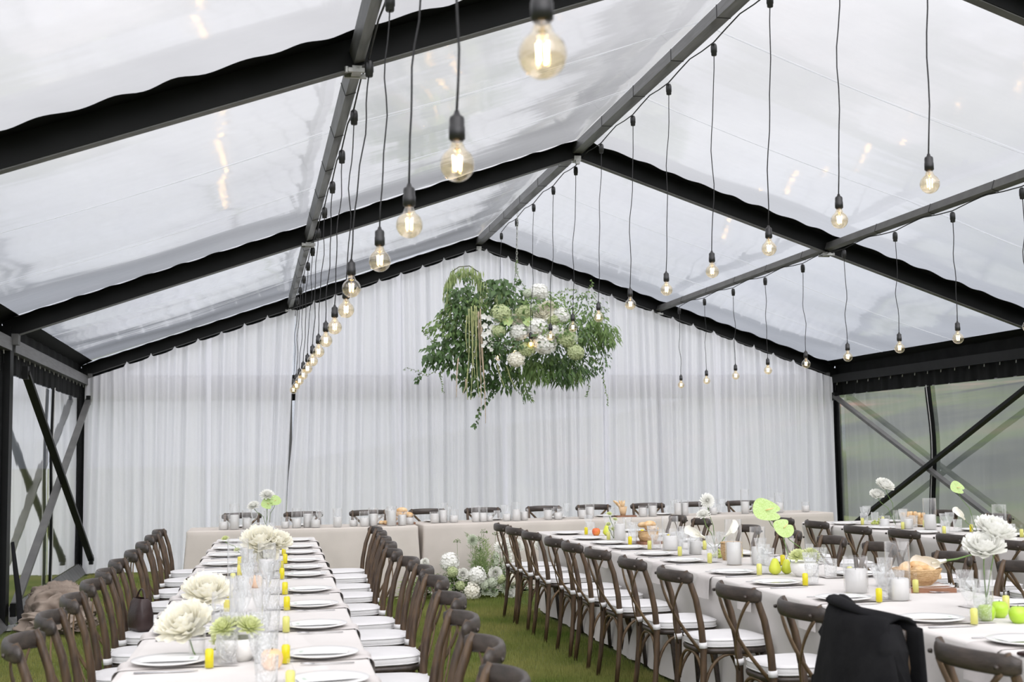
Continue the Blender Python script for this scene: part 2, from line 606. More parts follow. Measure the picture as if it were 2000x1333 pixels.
# bushes and lawn edge outside the right wall, seen dimly through the vinyl
# ------------------------------------------------------------------ tent: frames
def tent_frame(y, label):
    root = empty('tent_frame', (0, y, 0))
    tag(root, label, 'tent frame', 'portal frames of the tent')
    for s in (-1, 1):
        # rafter: box profile with an underside coloured lighter for light reflected off grass
        mb = MB()
        a = Vector((s * (W + .06), 0, under(W + .06) + RH / 2 + .01))
        b_ = Vector((0, 0, under(0) + RH / 2 + .01))
        mb.mi = 0
        mb.bar(a, b_, .085, RH)
        mb.mi = 1
        mb.bar(a - Vector((0, 0, RH / 2 + .006)), b_ - Vector((0, 0, RH / 2 + .006)), .074, .012)
        r = mb.build('rafter', [M['blackmetal'], M['undermetal']], root, smooth=False)
        # black sleeve of the roof skin over the rafter, wavy along its edges
        mb = MB()
        n = 160
        ph = R.random() * 6

        def fn(u, v, s=s, ph=ph):
            x = s * W * u
            wv = .009 * math.sin(u * 92 + ph) + .008 * math.sin(u * 57 + 2 * ph) + .006 * math.sin(u * 151)
            yy = (-.23 - wv) * (1 - v) + (.23 + wv) * v
            bulge = .02 * (1 - (2 * v - 1) ** 2)
            zz = under(x) + RH + .028 + bulge - .03 + (.008 * math.sin(u * 110 + ph) if v in (0, 1) else 0)
            return (x, yy, zz)
        mb.grid(n, 6, fn)
        mb.build('roof_sleeve', M['black'], root)
        # post
        mb = MB()
        mb.box((s * (W + .06), 0, (EZ + .1) / 2), (.13, .17, EZ + .1))
        p = mb.build('post', M['blackmetal'], root, smooth=False)
        mb = MB()
        mb.box((s * (W + .0), 0, .012), (.34, .26, .024))
        for dx in (-.1, .1):
            for dy in (-.09, .09):
                mb.lathe([(0, .045), (.014, .045), (.014, .02)], 6, (s * W + dx, dy, 0))
        mb.build('base_plate', M['bracket'], p, smooth=False)
        # purlin bracket half way up
        mb = MB()
        x = s * W / 2
        z = under(x)
        mb.box((x, 0, z - .012), (.05, .13, .03))
        mb.box((x, -.055, z - .02), (.12, .022, .022))
        mb.box((x, .055, z - .02), (.12, .022, .022))
        for k in (-1, 1):
            mb.lathe([(0, 0), (.012, 0), (.012, .03), (0, .03)], 6, (x + k * .055, -.06, z - .035))
        mb.build('bracket', M['bracket'], root, smooth=False)
        # knee bracket at the eave
        mb = MB()
        mb.box((s * (W - .02), 0, EZ - .02), (.09, .12, .1))
        mb.build('knee_bracket', M['undermetal'], root, smooth=False)
    mb = MB()
    mb.box((0, 0, under(0) - .01), (.07, .12, .05))
    mb.box((0, -.05, under(0) - .045), (.04, .04, .05))
    mb.build('ridge_bracket', M['bracket'], root, smooth=False)
    return root


FL = ['black portal frame standing at the curtained back wall', 'black portal frame one bay before the curtain, with the tall left post',
      'black portal frame crossing nearest overhead at the upper left', 'black portal frame just above the viewer, out of sight overhead']
for y, l in zip(FR[:3], FL):
    tent_frame(y, l)

# ------------------------------------------------------------------ purlins, eave beams
bays = [(FR[1], FR[0], 'back bay'), (FR[2], FR[1], 'middle bay'), (FR[3], FR[2], 'nearest bay')]


def purlin(x, y0, y1, label, grey=True, wd=.06, ht=.08):
    mb = MB()
    z = under(x) + .02 + ht / 2 + (.02 if x == 0 else 0)
    rot = Matrix.Rotation(SL * (0 if x == 0 else (1 if x > 0 else -1)), 3, 'Y')
    mb.box((x, (y0 + y1) / 2, z), (wd, y1 - y0 - .10, ht), rot)
    # cable ties
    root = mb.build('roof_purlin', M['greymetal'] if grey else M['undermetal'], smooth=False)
    k = 0
    y = y0 + .55
    while y < y1 - .2:
        tb = MB()
        tb.box((x, y, z), (wd + .006, .008, ht + .006), rot)
        tb.build('cable_tie', M['bakelite'], root, smooth=False)
        y += 1.0
    tag(root, label, 'roof beam', 'purlins of the tent roof')


for y0, y1, nm in bays:
    for x, sn in ((-W / 2, 'left slope'), (0, 'ridge'), (W / 2, 'right slope')):
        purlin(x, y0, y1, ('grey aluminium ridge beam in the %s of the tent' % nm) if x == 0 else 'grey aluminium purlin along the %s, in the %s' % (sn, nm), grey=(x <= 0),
               wd=.10 if x == 0 else .06, ht=.09 if x == 0 else .075)
for y0, y1, nm in bays:
    for s, sn in ((-1, 'left'), (1, 'right')):
        if nm == 'nearest bay':
            continue
        mb = MB()
        mb.box((s * (W + .02), (y0 + y1) / 2, EZ - .07), (.08, y1 - y0 - .18, .12))
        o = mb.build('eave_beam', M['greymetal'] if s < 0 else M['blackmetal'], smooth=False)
        tag(o, 'long metal eave beam over the %s wall, %s' % (sn, nm), 'roof beam', 'eave beams')

# ------------------------------------------------------------------ roof skin (ceiling)
ci = 0
for y0, y1, nm in bays:
    for s in (-1, 1):
        ph = R.random() * 6

        def fn(u, v, s=s, y0=y0, y1=y1, ph=ph):
            x = s * (W - .06) * u
            y = y0 + .06 + (y1 - y0 - .12) * v
            sag = .035 * math.sin(PI * v) * math.sin(PI * min(1, u * 2 % 1.0001))
            wob = .006 * math.sin(u * 22 + ph) * math.sin(v * 9 + ph) + .004 * math.sin(v * 31 + u * 7)
            return (x, y, under(x) + RH + .035 - sag + wob)
        mb = MB()
        mb.grid(60, 30, fn)
        c = mb.build('ceiling' if ci == 0 else 'ceiling.%03d' % ci, M['roof'])
        tag(c, kind='structure')
        # black border of the skin along the eave
        mb = MB()

        def fn2(u, v, s=s, y0=y0, y1=y1):
            x = s * (W - .06 + .16 * u)
            return (x, y0 + (y1 - y0) * v, under(x) + RH + .035 - .02 * u)
        mb.grid(4, 12, fn2)
        mb.build('eave_border', M['black'], c)
        mb = MB()
        mb.grid(60, 3, lambda u, v: (s * (W + .085) + .006 * math.sin(u * 70), y0 + .05 + (y1 - y0 - .1) * u, EZ - .06 + .21 * v))
        mb.build('eave_flap', M['black'], c)
        # welded seams
        for yy in (y0 + (y1 - y0) * .36, y0 + (y1 - y0) * .68):
            mb = MB()
            pts = []
            for i in range(25):
                x = s * (W - .06) * i / 24
                v = (yy - y0) / (y1 - y0)
                u = i / 24
                sag = .035 * math.sin(PI * v) * math.sin(PI * min(1, u * 2 % 1.0001))
                pts.append((x, yy, under(x) + RH + .03 - sag))
            mb.tube(pts, (.010, .0012), 4)
            mb.build('welded_seam', M['seam'], c)
        ci += 1

# ------------------------------------------------------------------ side walls
def side_wall(s):
    name = 'wall_left' if s < 0 else 'wall_right'
    wall = None
    for bi, (y0, y1, nm) in enumerate(bays[:2]):
        ya, yb = y0 + .09, y1 - .09
        xw = s * (W + .07)
        ym = (ya + yb) / 2
        zt = 2.33
        for (a, b_) in ((ya, ym - .03), (ym + .03, yb)):
            def fn(u, v, a=a, b_=b_):
                y = a + (b_ - a) * u
                z = .12 + (zt - .12) * v
                return (xw + .005 * math.sin(y * 1.5 + z * .8) * math.sin(PI * v) + .0004 * math.sin(y * 9 + z * 3), y, z)
            mb = MB()
            mb.grid(40, 30, fn)
            if wall is None:
                wall = mb.build(name, M['side'])
                tag(wall, kind='structure')
            else:
                mb.build('clear_panel', M['side'], wall)
        # gathered black valance below the eave beam
        mb = MB()

        def fn(u, v):
            y = ya + (yb - ya) * u
            z = zt - .01 + (EZ - .10 - zt) * v
            f = .009 * math.sin(y * 17) * (.4 + .6 * (1 - v)) + .007 * math.sin(y * 31 + 1)
            return (xw - s * .01 + f, y, z)
        mb.grid(150, 5, fn)
        mb.build('valance', M['black'], wall)
        n = 17
        for i in range(n):
            y = ya + .12 + (yb - ya - .24) * i / (n - 1)
            mb = MB()
            mb.tube([(xw - s * .035, y, EZ - .11), (xw - s * .04, y + .004, EZ - .165)], .006, 5)
            mb.build('valance_tie', M['tie'], wall)
        # zip flap in the middle of the bay
        mb = MB()
        P = [(xw - s * .03, ym + .05 * math.sin(i * .55), .1 + i * .17) for i in range(14)]
        mb.tube(P, [(.012, .075)] * 14, 8, upv=(0, 1, 0))
        mb.build('zip_flap', M['black'], wall)
        mb = MB()
        mb.tube([(p[0] - s * .018, p[1], p[2] + .02) for p in P], [.006] * 14, 5)
        mb.build('lacing_cord', M['tie'], wall)
        # skirt at the foot
        mb = MB()

        def fn(u, v):
            y = ya + (yb - ya) * u
            return (xw - s * (.01 + .10 * (1 - v)) + .006 * math.sin(y * 30), y, .015 + .13 * v)
        mb.grid(80, 3, fn)
        mb.build('ground_skirt', M['undermetal'], wall)
        # black edge strips beside the posts
        for yy in (ya + .02, yb - .02):
            mb = MB()
            mb.box((xw - s * .01, yy, 1.2), (.02, .10, 2.4))
            mb.build('edge_strip', M['black'], wall)


side_wall(-1)
side_wall(1)

# crossed braces in the side bays
for s, sn in ((-1, 'left'), (1, 'right')):
    for k, (ya, za, yb, zb) in enumerate(((FR[1] + .1, .16, FR[0] - .28, 2.30), (FR[1] + .1, 2.32, FR[0] - .28, .20))):
        mb = MB()
        x = s * (W - .045 - .065 * k)
        mb.bar((x, ya, za), (x, yb, zb), .04, .075, upv=(1, 0, 0))
        o = mb.build('cross_brace', M['undermetal'] if (k == 0) else M['blackmetal'], smooth=False)
        for yy, zz in ((ya, za), (yb, zb)):
            e = MB()
            e.box((x, yy, zz), (.05, .09, .12))
            e.build('end_bracket', M['blackmetal'], o, smooth=False)
        tag(o, 'diagonal metal brace on the %s wall %s' % (sn, 'falling towards the viewer' if k == 0 else 'rising towards the viewer'), 'brace', 'wall braces')

# ------------------------------------------------------------------ back wall behind the curtain
mb = MB()
mb.grid(30, 12, lambda u, v: (-W + 2 * W * u, YB + .16, .1 + 2.2 * v))
wb = mb.build('wall_back', M['side'])
tag(wb, kind='structure')
mb = MB()
mb.grid(120, 3, lambda u, v: (-W + 2 * W * u, YB + .15 + .02 * math.sin(u * 260), 2.30 + .36 * v))
mb.build('valance', M['black'], wb)
mb = MB()
mb.grid(30, 8, lambda u, v: (-W + 2 * W * u, YB + .16, EZ + .02 + (under(-W + 2 * W * u) + .1 - EZ) * v))
mb.build('gable_panel', M['side'], wb)
mb = MB()
mb.grid(80, 2, lambda u, v: (-W + 2 * W * u, YB + .02, under(-W + 2 * W * u) - .11 + .22 * v))
mb.build('gable_strip', M['black'], wb)
for x in (-2.69, 0, 2.69):
    mb = MB()
    mb.box((x, YB + .05, 1.3), (.07, .06, 2.6))
    mb.build('gable_post', M['undermetal'], wb, smooth=False)

# curtain panels across the back
edges = [-5.40, -3.75, -2.62, -1.15, .35, 1.85, 3.55, 5.36]
names = ['far left', 'second from left', 'third from left', 'left of centre behind the flowers', 'right of centre', 'third from right', 'far right']
CNAMES = ['leftmost sheer white curtain panel, beside the black corner post', 'second sheer white curtain panel from the left, before the slanting dark gap',
          'third sheer white curtain panel from the left, right of the dark gap', 'fourth sheer white curtain panel from the left, under the gable peak',
          'fifth sheer white curtain panel from the left, right behind the hanging flowers', 'sixth sheer white curtain panel from the left, beside the rightmost one',
          'rightmost sheer white curtain panel, beside the right corner post']
for i in range(7):
    x0, x1 = edges[i] - (.06 if i else 0), edges[i + 1]
    ph = [R.random() * 6 for _ in range(6)]
    fr = [R.uniform(70, 82), R.uniform(42, 50), R.uniform(20, 26), R.uniform(100, 120)]

    def fn(u, v, x0=x0, x1=x1, ph=ph, fr=fr, i=i):
        x = x0 + (x1 - x0) * u
        f = max(.15, 1 - v * 1.02)          # more open towards the floor
        ux = x + .05 * math.sin(x * 5 + ph[4]) * (1 - v)
        d = .020 * math.sin(ux * fr[0] + ph[0]) + .024 * math.sin(ux * fr[1] + ph[1] + (1 - v) * .7) + .030 * math.sin(ux * fr[2] + ph[2] + (1 - v) * 1.1) * (.3 + .7 * f)
        d += .006 * math.sin(ux * fr[3] + ph[3])
        if v > .965:
            d *= .35
        sp = abs(math.sin(PI * (x - .1) / .31))
        zt = under(x) - .035 + .055 * (1 - sp) ** 7 - .012 * sp
        if x < -4.9 or x > 4.9:
            zt = min(zt, under(x) - .05)
        z = .015 + (zt - .015) * v
        xx = x
        if i == 1:
            xx = x - .15 * (1 - v) * u
        if i == 2:
            xx = x - .15 * (1 - v) * (1 - u) ** 2 + (.065 + .05 * math.sin(PI * min(1, (1 - v) * 1.5))) * (1 - u) ** 6
        yy = YB - .14 + d + (.03 if i % 2 else 0)
        if v < .04:
            yy -= .05 * (1 - v / .04)
        return (xx, yy, z)
    mb = MB()
    mb.grid(int((x1 - x0) / .013), 22, fn)
    c = mb.build('curtain_panel', M['voile'])
    tag(c, CNAMES[i], 'curtain', 'sheer curtains on the back wall')

# ------------------------------------------------------------------ festoon cables and pendant bulbs
def make_pendant():
    root = empty('pendant_bulb')
    # local origin = centre of the glass globe; the cord length is set by the parts' own meshes
    return root


globe = MB()
prof = [(0, -.0475)]
for k in range(1, 15):
    a = -PI / 2 + PI * k / 17
    prof.append((.0475 * math.cos(a), .0475 * math.sin(a)))
prof += [(.020, .050), (.0155, .062), (.0145, .075)]
globe.lathe(prof, 24)
GLOBE = globe.mesh('glass_globe', M['bulb'])
f = MB()
for k in range(4):
    a = k * PI / 2 + .4
    f.tube([(.010 * math.cos(a), .010 * math.sin(a), -.016), (.013 * math.cos(a), .013 * math.sin(a), .024)], .0021, 6)
FILA = f.mesh('filament', M['filament'])
st = MB()
st.tube([(0, 0, .07), (0, 0, .03), (0, 0, -.02)], [.007, .004, .0015], 8)
STEMG = st.mesh('inner_stem', M['stemglass'])
sk = MB()
sk.lathe([(0, .150), (.006, .150), (.010, .138), (.019, .132), (.021, .125), (.021, .105), (.0225, .103), (.0225, .070), (.019, .068), (.0165, .064), (0, .064)], 18)
SOCK = sk.mesh('bulb_socket', M['bakelite'])
tsk = MB()
tsk.lathe([(0, .045), (.012, .045), (.020, .036), (.023, .02), (.023, -.02), (.020, -.024), (.020, -.04), (.017, -.045), (0, -.045)], 14)
TSOCK = tsk.mesh('drop_connector', M['bakelite'])


def pendant(x, y, z, ztop, xtop, label, group):
    root = empty('pendant_bulb', (x, y, z), R.random() * 6)
    rz = root.rotation_euler.z
    g = inst(GLOBE, 'glass_globe', root)
    inst(STEMG, 'inner_stem', g)
    inst(FILA, 'filament', g)
    inst(SOCK, 'bulb_socket', root)
    mb = MB()
    pts = []
    dx, dy = (xtop - x), 0
    n = 12
    a, b2 = R.random() * 6, R.random() * 6
    for i in range(n + 1):
        u = i / n
        env = math.sin(PI * u)
        wx = dx * u + env * (.010 * math.sin(u * 8 + a) + .006 * math.sin(u * 17 + b2))
        wy = env * .010 * math.sin(u * 9 + b2)
        zz = .148 + (ztop - z - .148) * u
        # into root-local axes
        pts.append((wx * math.cos(rz) + wy * math.sin(rz), -wx * math.sin(rz) + wy * math.cos(rz), zz))
    mb.tube(pts, .0036, 6)
    mb.build('cord', M['cord'], root)
    t_ = inst(TSOCK, 'drop_connector', root, (pts[-1][0], pts[-1][1], ztop - z + .02))
    tag(root, label, 'pendant light', group)


def festoon(xc, zc, ys, zb, side, xb, adj, zadj={}):
    n = len(ys)
    # supply cable with a clip between neighbours
    mb = MB()
    pts = []
    for i, y in enumerate(ys):
        pts.append((xc, y, zc))
        if i < n - 1:
            y2 = ys[i + 1]
            pts.append((xc, y + (y2 - y) * .25, zc + .012))
            pts.append((xc - (.02 if xc > 0 else -.02) * 0, (y + y2) / 2, zc + .035))
            pts.append((xc, y + (y2 - y) * .75, zc + .02))
    mb.tube(pts, .005, 6)
    o = mb.build('festoon_cable', M['cord'])
    tag(o, 'black supply cable of the string lights clipped along the %s' % side, 'cable', 'festoon cables')
    for i, y in enumerate(ys):
        k = n - i
        q = ORD[k] if k < len(ORD) else str(k)
        px = xb + adj.get(i, 0)
        pendant(px, y, zb + zadj.get(i, 0), zc - .075, xc, 'round amber pendant bulb under the %s, %s from the curtain' % (side, q), 'pendant bulbs under the ' + side)


Z5 = {0: -.085, 1: -.065, 2: -.04, 3: -.01, 4: .0}
festoon(-W / 2 + .05, 3.565, [2.36, 3.40, 4.47, 5.52, 6.52, 7.50, 8.52, 9.52, 10.54, 11.55, 12.57, 13.58, 14.6, 15.6, 16.6], 2.36, 'left purlin', -W / 2, {4: -.045}, Z5)
festoon(.06, 4.475, [3.6, 4.62, 5.63, 6.61, 7.61, 8.64, 9.67, 10.66, 11.7, 12.69, 13.69, 14.70, 15.70, 16.70], 2.79, 'ridge beam', .0, {})
festoon(W / 2, 3.545, [6.9, 7.92, 8.93, 9.95, 10.96, 12.02, 13.02, 14.07, 15.09, 16.13, 17.16], 2.44, 'right purlin', W / 2, {})

# ------------------------------------------------------------------ cross-back chair
def arc3(a, b_, c_, n):
    a, b_, c_ = Vector(a), Vector(b_), Vector(c_)
    out = []
    for i in range(n + 1):
        u = i / n
        out.append(tuple(a * (1 - u) ** 2 + b_ * 2 * u * (1 - u) + c_ * u * u))
    return out


def seat_outline(k=1.0, n=36):
    pts = []
    for i in range(n):
        a = 2 * PI * i / n
        c, s_ = math.cos(a), math.sin(a)
        e = .55
        x = math.copysign(abs(c) ** e, c)
        y = math.copysign(abs(s_) ** e, s_)
        wx = .205 + .02 * y
        pts.append((x * wx * k, y * .205 * k))
    return pts


def slab(z0, z1, k, mbx, rnd=.012, dome=0.0):
    rings = [(k - .03, z0), (k, z0 + rnd * .6), (k + .005, (z0 + z1) / 2), (k, z1 - rnd * .6), (k - .04, z1), (k - .2, z1 + dome * .6), (.3, z1 + dome)]
    n = 36
    b0 = len(mbx.v)
    for kk, z in rings:
        for x, y in seat_outline(kk, n):
            mbx.v.append((x, y, z))
    for i in range(len(rings) - 1):
        for j in range(n):
            a, b_ = b0 + i * n + j, b0 + i * n + (j + 1) % n
            mbx.face((a, b_, b_ + n, a + n))
    mbx.face([b0 + (len(rings) - 1) * n + j for j in range(n)])
    mbx.face([b0 + j for j in range(n)][::-1])


def make_chair():
    root = empty('crossback_chair')
    mb = MB()
    slab(.425, .457, 1.0, mb)
    mb.build('seat', M['rail'], root)
    mb = MB()
    slab(.458, .503, .98, mb, rnd=.02, dome=.006)
    cu = mb.build('seat_cushion', M['cushion'], root)
    mb = MB()
    for z in (.465, .497):
        P = [(x, y, z) for x, y in seat_outline(.985, 36)]
        mb.tube(P + [P[0]], .0032, 5, caps=False)
    mb.build('piping', M['cushion'], cu)
    for s in (-1, 1):
        # rear leg running up into the back post
        P = [(s * .205, -.235, 0), (s * .195, -.215, .15), (s * .188, -.198, .32), (s * .186, -.195, .46), (s * .188, -.205, .58), (s * .190, -.232, .72), (s * .188, -.272, .84), (s * .187, -.285, .872)]
        mb = MB()
        mb.tube(P, [(.0135, .0145), (.0155, .0165), (.0175, .0185), (.0185, .0195), (.0175, .0185), (.0165, .0175), (.0155, .016), (.012, .012)], 10, upv=(0, 1, 0))
        mb.build('leg', M['wood'], root)
        P = [(s * .195, .185, 0), (s * .185, .175, .15), (s * .172, .163, .32), (s * .165, .158, .43)]
        mb = MB()
        mb.tube(P, [.0135, .0155, .0185, .0205], 10, upv=(0, 1, 0))
        mb.build('leg', M['rail'], root)
        # crossed slat of the back
        P = arc3((s * .176, -.300, .815), (s * .02, -.335, .66), (-s * .172, -.205, .445), 12)
        mb = MB()
        mb.tube(P, [(.0045 if False else .013, .0042)] * 13, 8, upv=(0, -1, .15))
        mb.build('cross_slat', M['slat'], root)
        mb = MB()
        mb.tube([(s * .182, -.318, .832), (s * .182, -.328, .832)], [.009, .007], 8, upv=(0, 0, 1))
        mb.build('bolt_cap', M['rail'], root)
        # arched side brace
        P = arc3((s * .19, -.195, .25), (s * .186, -.155, .43), (s * .183, -.02, .425), 8)
        P2 = arc3((s * .183, -.02, .425), (s * .18, .12, .43), (s * .178, .155, .25), 8)
        mb = MB()
        mb.tube(P + P2[1:], .009, 8, upv=(1, 0, 0))
        mb.build('arched_brace', M['slat'], root)
        mb = MB()
        mb.tube([(s * .186, -.195, .462), (s * .186, -.197, .492)], [(.022, .023), (.022, .023)], 10, upv=(0, 1, 0))
        mb.build('cushion_tie', M['cushion'], root)
    for y, w_ in ((-.195, .185), (.155, .165)):
        P = arc3((-w_, y, .25), (-w_ + .03, y, .43), (0, y, .425), 8)
        P2 = arc3((0, y, .425), (w_ - .03, y, .43), (w_, y, .25), 8)
        mb = MB()
        mb.tube(P + P2[1:], .009, 8, upv=(0, 1, 0))
        mb.build('arched_brace', M['slat'], root)
    # top rail, bent forward at both ends
    mb = MB()
    n = 18
    P, rr = [], []
    for i in range(n + 1):
        u = -1 + 2 * i / n
        P.append((u * .222, -.348 + .088 * abs(u) ** 2.2, .842 - .006 * u * u))
        e = 1 - .35 * max(0, abs(u) - .9) / .1
        rr.append((.0145 * e, .034 * e))
    mb.tube(P, rr, 14, upv=(0, 0, 1))
    mb.build('top_rail', M['rail'], root)
    return root


chair0 = make_chair()
CHAIR_USED = [False]
RAILY = -.30


def place_chair(railx, raily, face, label, group, jit=1.0):
    """face: direction the seated guest looks, as rotation about z of local +Y"""
    rz = face + R.uniform(-.05, .05) * jit
    off = Matrix.Rotation(rz, 3, 'Z') @ Vector((0, RAILY, 0))
    x, y = railx - off.x, raily - off.y
    o = chair0 if not CHAIR_USED[0] else copy_tree(chair0)
    CHAIR_USED[0] = True
    o.location = (x, y, 0)
    o.rotation_euler = (0, 0, rz)
    tag(o, label, 'chair', group)
    return o


EAST, WEST, SOUTH, NORTH = -PI / 2, PI / 2, PI, 0.0
A_Y = [11.67, 11.11, 10.43, 9.60, 9.06, 8.39, 7.59, 6.81, 5.88, 5.15, 4.52, 3.83]
B_P = [(-2.13, 11.61), (-2.15, 11.03), (-2.20, 10.20), (-2.23, 9.56), (-2.28, 8.80), (-2.26, 8.06), (-2.26, 7.41), (-2.28, 6.74), (-2.33, 5.90), (-2.40, 5.15), (-2.44, 4.42), (-2.50, 3.75)]
C_Y = [12.04, 11.21, 10.30, 9.40, 8.56, 7.85, 7.17, 6.43, 5.71, 5.00]
E_Y = [12.34, 11.66, 10.45, 9.63, 8.85, 8.12, 7.20, 6.46]
D_P = [(1.75, 11.64), (1.75, 10.9), (1.72, 10.05), (1.80, 9.42), (1.86, 8.80), (1.88, 8.12)]
F_P = [(3.78, 12.12), (3.80, 11.21), (3.82, 10.3)]
G_X = [-3.32, -2.62, -1.86, -1.16, -.5, .27, .91, 1.63, 2.27, 2.94]
SEATS = []      # (x_edge, y_edge, facing, side phrase, ordinal phrase, detail)
for i, y in enumerate(A_Y):
    lab = 'dark cross-back chair, %s from head table, aisle side of middle table' % ORD[i + 1]
    if i == 10:
        lab = 'dark cross-back chair under the black jacket, aisle side of middle table'
    if i == 11:
        lab = 'nearest dark cross-back chair, in front of the jacketed one, at middle table'
    place_chair(-.975, y, EAST, lab, 'chairs on the aisle side of the middle table')
for i, (x, y) in enumerate(B_P):
    place_chair(x, y, WEST, 'dark cross-back chair, %s from head table, aisle side of left table' % ORD[i + 1], 'chairs on the aisle side of the left table')
for i, y in enumerate(C_Y):
    place_chair(-4.03 if i < 4 else -4.05, y, EAST, 'dark cross-back chair, %s from head table, wall side of left table' % ORD[i + 1], 'chairs on the wall side of the left table')
for i, y in enumerate(E_Y):
    place_chair(.97, y, WEST, 'cross-back chair facing the aisle, %s from head table, far side of middle table' % ORD[i + 1], 'chairs on the far side of the middle table')
for i, (x, y) in enumerate(D_P):
    place_chair(x, y, EAST, 'dark cross-back chair, %s from head table, near side of right-hand table' % ORD[i + 1], 'chairs on the near side of the right-hand table')
for i, (x, y) in enumerate(F_P):
    place_chair(x, y, WEST, 'reddish-brown chair by the clear wall, %s from head table, right-hand table' % ORD[i + 1], 'chairs on the wall side of the right-hand table')
for i, x in enumerate(G_X):
    y = 15.30 if i < 4 else 15.28 + (x + .5) * .11
    place_chair(x, y, SOUTH, 'cross-back chair behind the head table, %s from its left end' % ORD[i + 1], 'chairs behind the head table')

# ------------------------------------------------------------------ tables and cloths
def cloth(loc, rz, w_, l_, label, group, material, inset=.07, hem=.012, amp=1.0, cat='tablecloth'):
    """w_ along local x, l_ along local y"""
    t = empty('banquet_table', (loc[0], loc[1], 0), rz)
    mb = MB()
    mb.box((0, 0, .722), (w_ - .03, l_ - .03, .03))
    mb.build('tabletop', M['board'], t, smooth=False)
    for sx in (-1, 1):
        for sy in (-1, 1):
            mb = MB()
            mb.box((sx * (w_ / 2 - .18), sy * (l_ / 2 - .3), .35), (.05, .05, .71))
            mb.build('leg', M['board'], t, smooth=False)
    tag(t, 'trestle table hidden beneath the ' + label, 'table', 'banquet tables')
    mb = MB()
    r = .03
    per = []

    def seg(a, b_, n):
        for i in range(n):
            u = i / n
            per.append((a[0] + (b_[0] - a[0]) * u, a[1] + (b_[1] - a[1]) * u))
    hx, hy = w_ / 2, l_ / 2
    cx = [(hx - r, hy - r, 0), (-hx + r, hy - r, PI / 2), (-hx + r, -hy + r, PI), (hx - r, -hy + r, 3 * PI / 2)]
    nl, nw = max(8, int(l_ / .045)), max(8, int(w_ / .045))
    nrm = []
    for k, (x, y, a0) in enumerate(cx):
        for i in range(5):
            a = a0 + PI / 2 * i / 4
            per.append((x + r * math.cos(a), y + r * math.sin(a)))
            nrm.append((math.cos(a), math.sin(a)))
        nx = cx[(k + 1) % 4]
        a = a0 + PI / 2
        p0 = (x + r * math.cos(a), y + r * math.sin(a))
        p1 = (nx[0] + r * math.cos(a), nx[1] + r * math.sin(a))
        n = nw if k % 2 == 0 else nl
        for i in range(1, n):
            u = i / n
            per.append((p0[0] + (p1[0] - p0[0]) * u, p0[1] + (p1[1] - p0[1]) * u))
            nrm.append((math.cos(a), math.sin(a)))
    n = len(per)
    ph = [R.random() * 6 for _ in range(4)]
    rows = [(-.012, .7525), (-.003, .7495), (.002, .742), (.003, .70), (None, .62), (None, .52), (None, .42), (None, .30), (None, .16), (None, hem)]
    s_acc = [0]
    for i in range(1, n):
        s_acc.append(s_acc[-1] + math.dist(per[i], per[i - 1]))
    for ri, (off, z) in enumerate(rows):
        for i in range(n):
            px, py = per[i]
            nx, ny = nrm[i]
            if off is None:
                dn = (.70 - z) / .70
                s_ = s_acc[i]
                f = (.6 * math.sin(s_ * 7.3 + ph[0]) + .4 * math.sin(s_ * 15.1 + ph[1]) + .3 * math.sin(s_ * 27 + ph[2]))
                corner = 1.0 if abs(nx * ny) > .05 else 0
                ins = inset * math.sin(PI * min(1, dn * 1.15)) * abs(nx)
                o_ = .003 + (.022 * f * dn ** .7) * amp - ins + corner * .05 * dn
            else:
                o_ = off
            mb.v.append((px + nx * o_, py + ny * o_, z + (.004 * math.sin(s_acc[i] * 3 + ph[3]) if ri == len(rows) - 1 else 0)))
    for ri in range(len(rows) - 1):
        for i in range(n):
            a, b_ = ri * n + i, ri * n + (i + 1) % n
            mb.face((a, a + n, b_ + n, b_))
    mb.face([i for i in range(n)])
    c = mb.build('tablecloth', material, None, loc=(loc[0], loc[1], 0), rot=(0, 0, rz))
    tag(c, label, cat, group)
    return c


LTA = math.atan2(.20, 8.9)          # the left table stands very slightly askew
LTC = (-3.185, 7.75)


def left_axis(y):
    return LTC[0] + (y - LTC[1]) * math.tan(LTA)


cloth(LTC, -LTA, .90, 9.4, 'pale linen cloth on the long left table', 'linen tablecloths', M['linen'])
cloth((0, 7.75), 0, 1.0, 9.2, 'pale linen cloth on the long middle table', 'linen tablecloths', M['linen'])
cloth((2.92, 8.2), 0, .94, 9.1, 'pale linen cloth on the long right-hand table', 'linen tablecloths', M['linen'])
cloth((-2.66, 14.25), -.02, 2.42, .76, 'oat linen cloth on the left length of the head table', 'linen tablecloths', M['headlinen'], inset=0, amp=.7)
cloth((1.12, 14.68), .105, 5.1, .76, 'oat linen cloth on the right length of the head table', 'linen tablecloths', M['headlinen'], inset=0, amp=.7)

# ------------------------------------------------------------------ place settings
TZ = .753


def lathe_mesh(name, prof, m_, n=28, flute=0):
    mb = MB()
    mb.lathe(prof, n, flute=flute)
    return mb.mesh(name, m_)


PLATE = lathe_mesh('dinner_plate', [(0, .003), (.085, .003), (.092, 0), (.100, .003), (.125, .0095), (.141, .0130), (.1425, .015), (.140, .0170), (.117, .0135), (.085, .009), (.075, .008), (0, .008)], M['porcelain'], 40)
mb = MB()


def nap(u, v):
    # strip running from under the plate over the table edge; local y=0 is the table edge
    x = -.105 + .21 * u
    s_ = v * .56
    z = .0035 + .0015 * math.sin(u * 9) + .002 * math.sin(u * 5 + v * 9)
    if s_ < .40:
        return (x, .42 - s_, z)
    q = s_ - .40
    th = min(q / .03, PI / 2)
    y = .02 - .03 * math.sin(th) * 1.0 - .002
    zz = z - (.03 * (1 - math.cos(th)) if th < PI / 2 else .03 + (q - .03 * PI / 2))
    return (x + .010 * math.sin(v * 11), y - .006 * math.sin(u * 7 + 1) - .004, zz)


